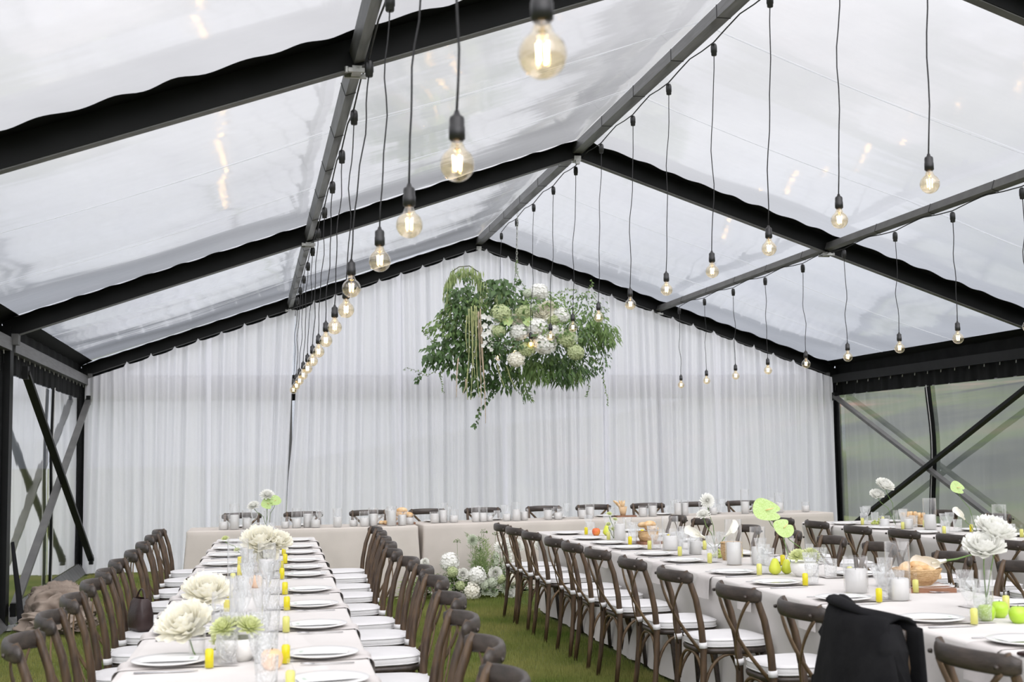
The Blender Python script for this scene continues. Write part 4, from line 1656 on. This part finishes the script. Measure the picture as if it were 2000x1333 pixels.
for px, py, r, rx in [(992, 627, 13, .3), (1031, 628, 12, -.5)]:
    p = hp(px, py, -.58) - Vector((0, HY_, HZ))
    o = inst(ANT, 'anthurium', hang, p, (math.radians(80), rx, 0), r * .0064)
    inst(SPX, 'spadix', o, (0, 0, .05), (.8, 0, 0))
# orchid spray
mb = MB()
for k, (px, py) in enumerate([(946, 620), (956, 623), (970, 628), (962, 640), (948, 638), (955, 650), (964, 656), (946, 655), (956, 664), (948, 670), (962, 672), (955, 678), (944, 676), (960, 684)]):
    c = hp(px, py, -.50)
    r = .046 if k < 8 else .032
    a0 = R.random()
    for j in range(5):
        a = a0 + 2 * PI * j / 5
        mb.leaf(c, (math.cos(a), -.25, math.sin(a)), (0, -1, 0), r, r * .95, fold=.05, droop=-.1)
o = hb(mb, 'orchid_spray', M['petalw'])

# ------------------------------------------------------------------ floor flowers before the head table
fl = empty('floor_flower_arrangement', (-.95, 13.55, 0))
tag(fl, 'low bank of white and green flowers on the grass before the head table', 'flower arrangement')
FO = Vector((-.95, 13.55, 0))


def fp(px, py, dy=0.0):
    return Vector((-1.25 + (px - 850) * .00545, 13.55 + dy, (1165 - py) * .00545)) - FO


for (cx_, cy_, rx, ry, n, mt, ln, wd) in [(805, 1142, 26, 18, 260, 'leafp', .07, .022), (840, 1140, 24, 20, 260, 'leafm', .06, .02), (900, 1150, 60, 10, 260, 'leafd', .06, .03), (880, 1130, 22, 16, 140, 'leafm', .06, .03), (960, 1120, 24, 30, 200, 'leafm', .05, .02),
                                          (985, 1130, 22, 28, 160, 'leafd', .05, .025), (790, 1155, 22, 7, 120, 'leafp', .07, .02), (1000, 1150, 20, 8, 80, 'leafd', .05, .025)]:
    mb = MB()
    for _ in range(n):
        a, b_, c_ = R.gauss(0, .5), R.gauss(0, .5), R.gauss(0, .5)
        p = fp(cx_ + a * rx, min(1160, cy_ - c_ * ry), b_ * .16)
        mb.leaf(p, (a + R.uniform(-.4, .4), -.5 + R.uniform(-.4, .4), .5 + R.uniform(-.5, .5)), (0, -.5, 1), ln * R.uniform(.6, 1.2), wd * R.uniform(.7, 1.2))
    mb.build('foliage', M[mt], fl)['kind'] = 'stuff'
# feathery dill-like stems
for k in range(26):
    px = R.uniform(905, 948)
    top_ = R.uniform(1040, 1100)
    base = fp(925 + (px - 925) * .4, 1150, R.uniform(-.1, .1))
    tip = fp(px, top_, R.uniform(-.1, .15))
    ml = MB()
    ml.tube([base, base.lerp(tip, .5) + Vector((R.uniform(-.03, .03), 0, .02)), tip], [.003, .0022, .001], 5)
    for j in range(44):
        u = .35 + .65 * R.random()
        p = base.lerp(tip, u)
        ml.leaf(p, (R.uniform(-1, 1), R.uniform(-.6, .6), R.uniform(.2, 1)), (0, -1, .2), R.uniform(.03, .07), .004)
    ml.build('feathery_stem', M['leafm'] if k % 3 else M['leafp'], fl)
for px, py, r, me, nm in [(865, 1095, 19, HYW, 'hydrangea'), (887, 1117, 11, ROW, 'rose'), (915, 1121, 18, HYW, 'hydrangea'), (904, 1150, 18, HYC, 'hydrangea'), (964, 1069, 12, DAH, 'dahlia'), (951, 1117, 12, ROW, 'rose'), (945, 1134, 12, HYS, 'hydrangea'),
                          (969, 1144, 13, DAG, 'dahlia'), (945, 1152, 12, DAG, 'dahlia'), (931, 1151, 9, DAG, 'dahlia'), (980, 1154, 12, ROW, 'rose'), (984, 1128, 14, HYC, 'hydrangea'), (817, 1094, 8, ROW, 'rose'), (801, 1153, 10, ROW, 'rose'),
                          (837, 1153, 10, ROW, 'rose'), (882, 1138, 10, HYG, 'hydrangea'), (867, 1112, 11, HYG, 'hydrangea'), (858, 1150, 9, HYG, 'hydrangea'), (930, 1138, 11, HYS, 'hydrangea'), (961, 1128, 10, HYG, 'hydrangea'), (808, 1128, 10, HYG, 'hydrangea'),
                          (910, 1054, 12, DAG, 'dahlia'), (1000, 1068, 12, ROW, 'rose'), (1046, 1066, 12, ROW, 'rose'), (826, 1118, 8, HYG, 'hydrangea')]:
    p = fp(px, py, -.12 if py > 1100 else .0)
    inst(me, nm, fl, p, tilt_to((R.uniform(-.3, .3), -1, R.uniform(.2, .8))), r * .0056)
    if py < 1100:
        mb = MB()
        mb.tube([p, p + Vector((.02, 0, -p.z * .5)), Vector((p.x, p.y, .0))], .003, 5)
        mb.build('flower_stem', M['stem'], fl)
# delphinium spikes
for px, y0, y1 in [(982, 1130, 1052), (956, 1120, 1078), (975, 1125, 1070), (1003, 1140, 1090)]:
    mb = MB()
    for _ in range(90):
        u = R.random()
        c = fp(px + R.uniform(-8, 8) * (1.1 - .6 * u), y0 + (y1 - y0) * u, R.uniform(-.05, .05))
        for j in range(4):
            a = 2 * PI * j / 4 + u * 7
            mb.leaf(c, (math.cos(a), -.3, math.sin(a)), (0, -1, 0), .018, .016, droop=0)
    mb.build('delphinium_spike', M['petals'] if px < 980 else M['petalw'], fl)
# umbels
for px, py in [(935, 1040), (958, 1046), (932, 1058), (882, 1058), (925, 1075)]:
    mb = MB()
    c = fp(px, py, .05)
    for _ in range(26):
        d = Vector((R.uniform(-1, 1), R.uniform(-1, 1), R.uniform(-.2, 1))).normalized()
        mb.tube([c, c + d * .035], [.0007, .0007], 4)
        mb.leaf(c + d * .032, d, (0, -1, 0), .010, .010)
    mb.tube([c, Vector((c.x * .9, c.y, .05))], .0018, 5)
    mb.build('green_umbel', M['leafm'], fl)


# ------------------------------------------------------------------ bud vases with single stems
def vase_mesh(r, h):
    mb = MB()
    mb.lathe([(0, .002), (r, .002), (r + .002, .006), (r + .001, h), (r - .001, h + .001), (r - .0015, .012), (0, .010)], 20)
    return mb.mesh('glass_vase', M['glass'])


def stems_vase(x, y, r, h, blooms, label, cat='flower vase', group='stem vases on the tables', nm='flower_vase'):
    """blooms: list of (kind, dx, dy, z_above_table, radius, tilt vector)"""
    root = empty(nm, (x, y, TZ), 0)
    if r:
        inst(vase_mesh(r, h), 'glass_vase', root)
    for kind, dx, dy, z, rad, tl_ in blooms:
        me, bn = {'rose': (ROW, 'rose'), 'peony': (PEO, 'peony'), 'dahlia': (DAH, 'dahlia'), 'ant': (ANT, 'anthurium'), 'calla': (CAL, 'calla_lily'), 'carn': (CAR, 'carnation'), 'roc': (ROC, 'rose')}[kind]
        top_ = Vector((dx, dy, z))
        rot = tilt_to(tl_) if kind != 'ant' else (Matrix.Rotation(tl_[0], 3, 'X') @ Matrix.Rotation(tl_[1], 3, 'Z')).to_euler()
        o = inst(me, bn, root, top_, rot, rad)
        if kind == 'ant':
            inst(SPX, 'spadix', o, (0, 0, .05), (.8, 0, 0))
        mb = MB()
        q0 = Vector((R.uniform(-.5, .5) * r, R.uniform(-.5, .5) * r, .012))
        mid = Vector((dx * .35 + R.uniform(-.012, .012), dy * .35, z * .55))
        end = top_ - Vector((0, 0, .02 if kind != 'calla' else 0))
        P = [q0.lerp(mid, .5) + Vector((0, 0, -.01)), mid, mid.lerp(end, .5) + Vector((dx * .1, 0, 0)), end]
        mb.tube([q0] + P, [.003, .003, .0028, .0026, .0034], 7)
        mb.build('flower_stem', M['stem'], root)
        if kind in ('rose', 'peony', 'roc'):
            mb = MB()
            for k in range(5):
                a = 2 * PI * k / 5
                mb.leaf(end, (math.cos(a), math.sin(a), -.2), (0, 0, 1), rad * .5, rad * .2)
            mb.build('sepals', M['leafm'], root)
    tag(root, label, cat, group)
    return root


UPS = (0, -.3, 1)
stems_vase(-3.05, 14.02, .035, .19, [('ant', .0, -.02, .27, .085, (1.15, .9)), ('ant', .09, -.03, .30, .075, (1.1, -.9)), ('dahlia', .0, .02, .35, .085, (.1, -.6, 1)), ('dahlia', -.14, 0, .24, .075, (-.3, -.5, 1))],
           'slim glass vase with two lime anthuriums and white dahlias, left part of head table')
stems_vase(-3.42, 6.2, .028, .16, [('peony', -.01, 0, .14, .105, (.1, -.5, 1))], 'single cream peony on a thick green stem, nearest middle of left table')
stems_vase(-3.43, 5.05, .03, .16, [('peony', -.05, .05, .13, .10, (-.3, -.6, 1)), ('carn', .1, .02, .06, .06, (0, -.5, 1))], 'cream peony nearest the viewer on the left table')
stems_vase(-3.17, 8.6, .03, .15, [('peony', .0, 0, .22, .115, (.0, -.6, 1)), ('peony', .12, .02, .21, .085, (.3, -.6, 1)), ('peony', .04, -.04, .13, .075, (.1, -.9, .5))], 'cluster of cream peonies on long green stems, halfway up the left table')
stems_vase(-3.30, 10.3, .025, .14, [('carn', -.12, 0, .13, .035, (-.3, -.3, 1)), ('carn', -.03, 0, .04, .03, (-.3, -.3, 1))], 'small pale yellow flowers left of the peony cluster on left table')
stems_vase(.20, 7.9, .028, .20, [('ant', -.20, -.1, .37, .12, (.85, 1.35))], 'large lime anthurium in a tall vase, back of the middle table')
stems_vase(.18, 7.55, .024, .17, [('ant', -.17, 0, .27, .085, (.95, 2.2))], 'smaller lime anthurium leaning left in a vase, middle table')
stems_vase(.05, 8.85, .03, .18, [('dahlia', -.06, 0, .40, .058, (0, -1, .3)), ('dahlia', -.10, -.03, .30, .055, (-.2, -.4, 1)), ('calla', .06, -.02, .14, .10, (.8, -.2, .75)), ('calla', -.10, -.05, .14, .10, (-1, -.2, .45))],
           'vase with two white dahlias and two cream calla lilies, middle table')
stems_vase(.03, 5.35, .03, .20, [('rose', .06, 0, .38, .085, (.2, -.5, 1)), ('rose', -.03, -.05, .31, .085, (-.2, -.5, 1))], 'two large white roses on curving stems, right end of middle table')
stems_vase(-.13, 10.9, .028, .12, [('carn', -.03, 0, .22, .030, (0, -.4, 1)), ('carn', .02, 0, .17, .028, (.2, -.4, 1)), ('carn', -.04, 0, .13, .03, (-.3, -.4, 1)), ('carn', .0, -.02, .09, .03, (.0, -.6, 1))],
           'vase of pale green blossoms beside the red and yellow fruit, middle table')
stems_vase(3.0, 11.75, .022, .15, [('rose', -.10, 0, .40, .085, (.2, -.7, 1)), ('rose', -.19, 0, .31, .065, (-.1, -.7, 1))], 'vase with two white blooms before the clear wall, right-hand table')
stems_vase(3.1, 10.5, .028, .15, [('ant', -.16, 0, .40, .085, (1.0, 1.1)), ('calla', -.12, -.04, .12, .09, (-.7, -.3, .7))], 'vase with one lime anthurium and a cream calla, right-hand table')
stems_vase(-.08, 5.75, .0, .0, [('calla', .50, .30, .12, .11, (-1, -.35, .1))], 'cream calla lily lying over the straw bread bowl', 'flower', 'loose flowers', 'calla_stem') if False else None

# white bowl of blossoms
def bowl_of(x, y, r, h, label, mat_b, blooms):
    root = empty('flower_bowl', (x, y, TZ))
    mb = MB()
    mb.lathe([(0, 0), (r * .55, 0), (r * .92, h * .35), (r, h * .8), (r * .93, h), (r * .88, h * .96), (r * .85, h * .5), (0, h * .25)], 28)
    mb.build('bowl', mat_b, root)
    for me, nm, dx, dy, z, rad in blooms:
        inst(me, nm, root, (dx, dy, z), tilt_to((dx * 8, dy * 8 - .3, 1)), rad)
    tag(root, label, 'flower bowl', 'bowls of blossoms')


bowl_of(.02, 7.28, .085, .085, 'white stone bowl filled with pale yellow-green blossoms, middle table', M['ceramic'], [(CAR, 'carnation', -.05, -.02, .12, .06), (CAR, 'carnation', .04, -.02, .125, .06), (CAR, 'carnation', 0, .05, .12, .055)])
bowl_of(-3.28, 5.0, .085, .085, 'white bowl with yellow-green blossoms, near end of the left table', M['ceramic'], [(CAR, 'carnation', -.05, -.02, .12, .06), (CAR, 'carnation', .04, -.02, .12, .06), (CAR, 'carnation', 0, .05, .12, .055)])


# ------------------------------------------------------------------ bread, baskets, boards, fruit
def board(x, y, rz, w_, l_, label):
    mb = MB()
    mb.box((0, 0, .011), (w_, l_, .022))
    o = mb.build('wooden_board', M['board'], None, smooth=False, loc=(x, y, TZ), rot=(0, 0, rz))
    tag(o, label, 'board', 'serving boards')


def basket(x, y, z, r, h, label, tall=False):
    mb = MB()
    prof = [(0, 0), (r * .55, 0), (r * .8, h * .35), (r, h), (r * .96, h), (r * .76, h * .38), (0, h * .12)] if not tall else [(0, 0), (r * .8, 0), (r, h * .5), (r * .95, h), (r * .9, h), (r * .85, h * .5), (0, h * .1)]
    pr = []
    for i in range(len(prof) - 1):
        for k in range(4):
            u = k / 4
            pr.append((prof[i][0] + (prof[i + 1][0] - prof[i][0]) * u + (.0015 if k % 2 else 0) * (1 if i in (1, 2) else 0), prof[i][1] + (prof[i + 1][1] - prof[i][1]) * u))
    pr.append(prof[-1])
    mb.lathe(pr, 40)
    P = [(r * .98 * math.cos(2 * PI * k / 32), r * .98 * math.sin(2 * PI * k / 32), h) for k in range(33)]
    o = mb.build('bread_basket', M['wicker'], None, loc=(x, y, z))
    m2_ = MB()
    m2_.tube(P, .004, 6, caps=False)
    m2_.build('rim', M['wicker'], o)
    tag(o, label, 'basket', 'straw baskets')
    return o


def loaf(x, y, z, ln, r, rz, ry, label, group, pale=False):
    mb = MB()
    n = 12
    P, rr = [], []
    for i in range(n + 1):
        u = -1 + 2 * i / n
        P.append((u * ln / 2, .008 * math.sin(u * 3), .012 * (1 - u * u)))
        rr.append((r * math.sqrt(max(.03, 1 - abs(u) ** 3)), r * .75 * math.sqrt(max(.03, 1 - abs(u) ** 3))))
    mb.tube(P, rr, 12)
    o = mb.build('bread_roll', M['bread'], None, loc=(x, y, z), rot=(R.uniform(-.2, .2), ry, rz))
    tag(o, label, 'bread', group)


board(.30, 6.40, -.25, .26, .34, 'walnut board under the straw bread bowl on the middle table')
basket(.28, 6.42, TZ + .024, .13, .085, 'shallow straw bowl of bread on a walnut board, middle table')
for i, (dx, dy, dz, rz, ry, l) in enumerate([(-.05, .03, .105, .5, -.3, 'pale slice of bread, tallest in the shallow straw bowl'), (.03, .02, .115, -.4, .2, 'crusty bread piece with orange crumb in the shallow straw bowl'),
                                             (-.02, -.03, .09, 1.2, .3, 'bread piece at the front of the shallow straw bowl'), (.06, -.03, .085, .1, .4, 'bread crust at the right of the shallow straw bowl')]):
    loaf(.28 + dx, 6.42 + dy, TZ + dz, .15, .032, rz, ry, l, 'bread in the straw bowl')
o = inst(CAL, 'calla_lily', None, (.44, 6.40, TZ + .15), tilt_to((-1, -.25, -.12)), .12)
mb = MB()
mb.tube([(0, 0, .02), (0, -.1, -.6), (.1, -.2, -1.4)], [.05, .04, .03], 6)
mb.build('flower_stem', M['stem'], o)
tag(o, 'cream calla lily lying across the right edge of the shallow straw bowl', 'flower')
board(.0, 10.3, .2, .2, .2, 'dark wooden board under the far bread basket on the middle table')
basket(.0, 10.3, TZ + .023, .085, .075, 'round straw basket of bread towards the far end of middle table', True)
for i in range(4):
    loaf(.0 + .03 * math.cos(i * 1.6), 10.3 + .03 * math.sin(i * 1.6), TZ + .12 + .012 * i, .12, .030, i * 1.1, 0, ['pale bread roll at the bottom of the heap in the round straw basket', 'second bread roll up in the round straw basket', 'third bread roll up in the round straw basket', 'topmost bread roll in the round straw basket'][i], 'bread in the round basket')
basket(.05, 8.55, TZ, .075, .12, 'tall round straw basket behind the pillar candle, middle table', True)
for i, (x, y) in enumerate([(3.02, 11.6), (3.18, 11.75), (3.13, 11.5)]):
    root = empty('bread_cone', (x, y, TZ))
    mb = MB()
    mb.lathe([(0, 0), (.035, 0), (.048, .09), (.046, .09), (0, .01)], 18)
    mb.build('straw_cup', M['wicker'], root)
    for k in range(5):
        mb = MB()
        a = k * 1.26
        mb.tube([(.02 * math.cos(a), .02 * math.sin(a), .06), (.032 * math.cos(a), .032 * math.sin(a), .10), (.036 * math.cos(a), .036 * math.sin(a), .135)], [.012, .020, .012], 8)
        mb.build('bread_twist', M['bread'], root)
    tag(root, ['straw cup of twisted bread right of the grapes, right-hand table', 'straw cup of bread between the goblets, right-hand table', 'straw cup of bread nearest the tall hurricane, right-hand table'][i], 'bread', 'bread cups on the right-hand table')
# bread on the head table
board(-1.62, 14.28, .1, .34, .2, 'wooden board under the bread on the left part of head table')
for i, (x, y, z) in enumerate([(-1.68, 14.28, .05), (-1.56, 14.30, .05), (-1.62, 14.27, .10), (-1.52, 14.26, .095), (-1.58, 14.29, .145)]):
    loaf(x, y, TZ + z, .13, .038, R.random() * 3, 0, 'golden bread roll on the head table board, %s of five from the bottom left' % ORD[i + 1], 'rolls on the head table board')
for i, x in enumerate([-1.83, -1.79]):
    loaf(x, 14.05, TZ + .026, .07, .026, .4 + i, 0, ['left of two small brown rolls beside the candles on head table', 'right of two small brown rolls beside the candles on head table'][i], 'small rolls on the head table')
root = empty('bread_cone', (1.08, 14.7, TZ))
mb = MB()
mb.box((.03, 0, .008), (.24, .12, .016))
mb.build('board', M['board'], root, smooth=False)
mb = MB()
mb.lathe([(0, .016), (.03, .016), (.052, .12), (.05, .12), (0, .03)], 14)
mb.build('paper_cone', M['kraft'], root)
for k in range(5):
    mb = MB()
    a = k * 1.26
    mb.tube([(.0, 0, .08), (.04 * math.cos(a) - .03, .03 * math.sin(a), .15), (.07 * math.cos(a) - .05, .05 * math.sin(a), .19)], [.010, .016, .008], 7)
    mb.build('cracker', M['bread'], root)
tag(root, 'brown paper cone of crackers on a small board, middle of head table', 'bread')


def fruit(x, y, r, kind, label, group):
    mb = MB()
    if kind == 'pear':
        prof = [(0, .0)] + [(r * math.sin(a) * (1.0 if a < 1.6 else .92), r * .95 * (1 - math.cos(a))) for a in [.4, .8, 1.2, 1.6, 1.9, 2.2]] + [(r * .62, r * 1.95), (r * .45, r * 2.25), (r * .3, r * 2.45), (0, r * 2.5)]
    else:
        prof = [(0, r * .14), (r * .25, .02 * r), (r * .55, .0), (r * .88, r * .40), (r * 1.0, r * .95), (r * .93, r * 1.4), (r * .65, r * 1.72), (r * .35, r * 1.78), (r * .12, r * 1.66), (0, r * 1.58)]
    mb.lathe(prof, 24)
    m_ = {'apple': 'apple', 'pear': 'pear', 'red': 'redapple', 'peach': 'peach'}[kind]
    o = mb.build({'apple': 'apple', 'pear': 'pear', 'red': 'red_apple', 'peach': 'peach'}[kind], M[m_], None, loc=(x, y, TZ), rot=(0, 0, R.random()))
    ms = MB()
    ht = r * 1.6 if kind != 'pear' else r * 2.45
    ms.tube([(0, 0, ht), (.003, 0, ht + r * .35)], .0016, 5)
    ms.build('stalk', M['twig'], o)
    tag(o, label, 'fruit', group)


fruit(-.09, 5.16, .040, 'apple', 'left green apple of the three beside the rose vase', 'green apples on the middle table')
fruit(.03, 5.25, .040, 'apple', 'middle green apple, half hidden behind the other two', 'green apples on the middle table')
fruit(.0, 5.06, .040, 'apple', 'right green apple, nearest the viewer of the three', 'green apples on the middle table')
fruit(-.10, 7.44, .040, 'pear', 'left yellow-green pear beside the white bowl of blossoms', 'pears on the middle table')
fruit(-.015, 7.46, .036, 'pear', 'right yellow-green pear touching the white bowl of blossoms', 'pears on the middle table')
fruit(-.12, 11.50, .038, 'red', 'single red apple at the far end of the middle table', 'fruit at the far end of the middle table')
fruit(-.03, 11.46, .038, 'pear', 'yellow pear beside the red apple, far end of middle table', 'fruit at the far end of the middle table')
fruit(-3.28, 7.6, .04, 'peach', 'peach in the middle of the left table, left of the peony stems', 'peaches on the left table')
fruit(-3.20, 7.72, .04, 'peach', 'second peach right of the first, middle of the left table', 'peaches on the left table')
fruit(-3.10, 9.4, .04, 'peach', 'peach right of the peony cluster on the left table', 'peaches on the left table')
fruit(-3.16, 4.75, .04, 'peach', 'peach beside the near bowl of blossoms, left table', 'peaches on the left table')


def grapes(x, y, n, label, wd=.09):
    root = empty('grape_bunch', (x, y, TZ))
    gm = MB()
    for d in [0]:
        gm.lathe([(0, -.012)] + [(.012 * math.cos(a), .012 * math.sin(a)) for a in (-1.1, -.6, -.1, .4, .9)] + [(0, .012)], 12)
    me = gm.mesh('grape', M['grape'])
    for k in range(n):
        a = R.random() * 6.3
        rr = R.random() ** .5
        inst(me, 'grape', root, (wd * rr * math.cos(a), .05 * rr * math.sin(a), .012 + (1 - rr) * R.uniform(.0, .055)))
    tag(root, label, 'fruit', 'bunches of grapes')


grapes(2.95, 12.0, 42, 'bunch of green grapes on the far part of the right-hand table')
grapes(.03, 8.75, 26, 'bunch of green grapes behind the calla vase on the middle table', .05)

# ------------------------------------------------------------------ jacket on a chair
JX, JY = -.975, 4.52
jk = empty('black_jacket', (JX, JY, 0), EAST)
tag(jk, 'black jacket hung over the back of a chair at the middle table', 'jacket')


def jfn(u, v):
    # v: 0 front hem -> over the rail -> 1 back hem ; u across the chair
    x = (u - .5) * 2
    if v < .38:
        q = v / .38
        z = .52 + (.90 - .52) * q
        y = .05 - .02 * q
    elif v < .5:
        q = (v - .38) / .12
        a = PI / 2 * q
        z = .885 + .028 * math.sin(a)
        y = .03 - .06 * q
    elif v < .58:
        q = (v - .5) / .08
        z = .913 - .02 * q
        y = -.03 - .05 * q
    else:
        q = (v - .58) / .42
        z = .893 - .66 * q
        y = -.08 - .05 * math.sin(q * 2.2) + .02 * q
    w_ = .235 + ((.15 + (.10 if x > 0 else 0)) * ((v - .58) / .42) ** .8 if v > .58 else 0) + (.02 if v < .38 else 0)
    if v > .5:
        w_ += .015 * math.sin(v * 9)
    fold = .012 * math.sin(x * 9 + v * 3) * (max(0, v - .55) * 2) + .008 * math.sin(x * 17 + 1) * max(0, v - .6)
    sh = .030 * math.exp(-((x + .72) / .28) ** 2) * (1 if .34 < v < .66 else 0) * math.sin(PI * (v - .34) / .32)
    return (x * w_, y - .02 * (1 - abs(x) ** 3) - fold + (.05 * abs(x) ** 2.4), z + sh - .015 * abs(x) ** 4)


mb = MB()
mb.grid(30, 44, jfn)
o = mb.build('jacket_body', M['jacket'], jk)
sm_ = o.modifiers.new('thickness', 'SOLIDIFY')
sm_.thickness = .012
mb = MB()
mb.tube([(-.20, -.02, .90), (-.12, -.07, .935), (0, -.085, .93), (.10, -.07, .915), (.18, -.03, .895)], [(.022, .014), (.034, .022), (.030, .018), (.022, .014), (.014, .010)], 10)
mb.build('collar', M['jacket'], jk)
for s in (-1, 1):
    mb = MB()
    mb.tube([(s * .18, -.01, .86), (s * .215, -.02, .78), (s * .24, -.03, .62), (s * .27, -.04, .46), (s * .29, -.04, .33)], [(.05, .06), (.062, .085), (.058, .085), (.052, .08), (.048, .07)], 12)
    mb.build('sleeve', M['jacket'], jk)

mb = MB()
for k, (zz, ins) in enumerate(((0, .004), (.003, 0), (.011, 0), (.014, .004))):
    for (x, y) in ((-.10 + ins, -.05 + ins), (.10 - ins, -.05 + ins), (.10 - ins, .05 - ins), (-.10 + ins, .05 - ins)):
        mb.v.append((x, y, zz))
for k in range(3):
    for j in range(4):
        mb.face((k * 4 + j, k * 4 + (j + 1) % 4, k * 4 + 4 + (j + 1) % 4, k * 4 + 4 + j))
mb.face((3, 2, 1, 0))
mb.face((12, 13, 14, 15))
o = mb.build('black_clutch', M['leather'], None, smooth=False, loc=(-.40, 4.27, TZ + .001), rot=(0, 0, .35))
tag(o, 'flat black clutch lying at the edge of the middle table beyond the nearest chair', 'clutch')

# ------------------------------------------------------------------ handbag on a chair of the left table
bg_ = empty('handbag', (-3.86, 7.92, .512), EAST + .5)
tag(bg_, 'dark brown leather handbag standing on a chair seat at the left table', 'handbag')
mb = MB()
rings = [(.085, .045, 0), (.095, .055, .02), (.09, .055, .09), (.075, .042, .16), (.065, .025, .185)]
n = 28
for rx, ry, z in rings:
    for j in range(n):
        a = 2 * PI * j / n
        e = .6
        mb.v.append((math.copysign(abs(math.cos(a)) ** e, math.cos(a)) * rx + .003 * math.sin(5 * a + z * 30), math.copysign(abs(math.sin(a)) ** e, math.sin(a)) * ry + .004 * math.sin(3 * a + z * 40), z))
for i in range(len(rings) - 1):
    for j in range(n):
        a, b_ = i * n + j, i * n + (j + 1) % n
        mb.face((a, b_, b_ + n, a + n))
mb.face(list(range(n))[::-1])
mb.build('bag_body', M['leather'], bg_)
mb = MB()
mb.tube(arc3((-.06, 0, .175), (0, .01, .30), (.06, 0, .175), 14), (.006, .004), 8)
mb.build('handle', M['leather'], bg_)
mb = MB()
mb.tube([(-.085, 0, .12), (-.105, .01, .06), (-.095, .0, .02)], [.012, .016, .008], 8)
mb.build('strap', M['leather'], bg_)

# ------------------------------------------------------------------ blankets by the left post
def blanket(x, y, z, rx, ry, rz_, label, seed, rot):
    q = random.Random(seed)
    ph = [q.random() * 9 for _ in range(6)]
    mb = MB()

    def fn(u, v):
        a = u * 2 * PI
        b_ = (v - .5) * PI
        c_, s_ = math.cos(b_), math.sin(b_)
        p = Vector((math.copysign(abs(math.cos(a)) ** .8, math.cos(a)) * c_ ** .6 if c_ > 0 else 0, math.copysign(abs(math.sin(a)) ** .8, math.sin(a)) * c_ ** .6 if c_ > 0 else 0, math.copysign(abs(s_) ** .8, s_)))
        f1 = mnoise.noise(Vector((p.x * 1.3 + ph[0], p.y * 2.6 + ph[1], p.z + ph[2])))
        f2 = abs(mnoise.noise(Vector((p.x * 2.0 + ph[3], p.y * 5.5 + p.x * 2 + ph[4], p.z * 2))))
        k = 1 + .35 * f1 - .45 * f2
        return (p.x * rx * k, p.y * ry * k, max(.004 - z, p.z * rz_ * k * (1.25 if p.z > 0 else .8)))
    mb.grid(110, 60, fn)
    o = mb.build('folded_blanket', M['blanket'], None, loc=(x, y, z), rot=(0, 0, rot))
    tag(o, label, 'blanket', 'blankets heaped by the left post')
    return o


blanket(-4.92, 12.42, .17, .30, .30, .17, 'taupe blanket crumpled highest against the left black post', 3, .3)
blanket(-4.86, 11.95, .085, .31, .26, .085, 'taupe blanket slumped lower, in front of the taller crumpled one', 12, -.5)
mb = MB()
mb.tube([(-5.32, 12.32, .78), (-5.28, 12.25, .55), (-5.23, 12.15, .32), (-5.19, 12.02, .12), (-5.17, 11.98, .01)], [(.014, .02), (.02, .03), (.024, .045), (.028, .055), (.022, .04)], 10)
o = mb.build('garment_sleeve', M['jacket'])
tag(o, 'black garment hanging down beside the left post onto the taupe blankets', 'garment')

# ------------------------------------------------------------------ grass
rng = np.random.default_rng(5)


def grass(regions, name):
    V, F = [], []
    tot = 0
    allv = []
    for (x0, x1, y0, y1, n) in regions:
        x = rng.uniform(x0, x1, n)
        y = rng.uniform(y0, y1, n)
        h = rng.uniform(.012, .038, n)
        a = rng.uniform(0, 2 * np.pi, n)
        wd = rng.uniform(.0018, .0034, n)
        lean = rng.uniform(0, .02, n)
        b_ = rng.uniform(0, 2 * np.pi, n)
        v = np.zeros((n, 3, 3))
        v[:, 0] = np.stack([x - wd * np.cos(a), y - wd * np.sin(a), np.full(n, -.012)], 1)
        v[:, 1] = np.stack([x + wd * np.cos(a), y + wd * np.sin(a), np.full(n, -.012)], 1)
        v[:, 2] = np.stack([x + lean * np.cos(b_), y + lean * np.sin(b_), h], 1)
        allv.append(v.reshape(-1, 3))
        tot += n
    v = np.concatenate(allv)
    me = bpy.data.meshes.new(name)
    me.vertices.add(len(v))
    me.vertices.foreach_set('co', v.ravel())
    me.loops.add(tot * 3)
    me.loops.foreach_set('vertex_index', np.arange(tot * 3, dtype=np.int32))
    me.polygons.add(tot)
    me.polygons.foreach_set('loop_start', np.arange(0, tot * 3, 3, dtype=np.int32))
    me.polygons.foreach_set('loop_total', np.full(tot, 3, dtype=np.int32))
    me.materials.append(M['blade'])
    me.update(calc_edges=True)
    o = bpy.data.objects.new(name, me)
    col.objects.link(o)
    tag(o, 'short green lawn grass covering the ground inside the tent', 'grass', kind='stuff')


grass([(-2.68, -.54, 4.6, 9.0, 85000), (-2.62, -.54, 9.0, 13.85, 58000), (-.54, 2.3, 12.42, 13.9, 8000), (-5.3, -3.74, 4.2, 9.0, 42000), (-5.3, -3.66, 9.0, 12.5, 24000), (-5.3, -3.95, 12.5, 17.95, 20000)], 'grass')
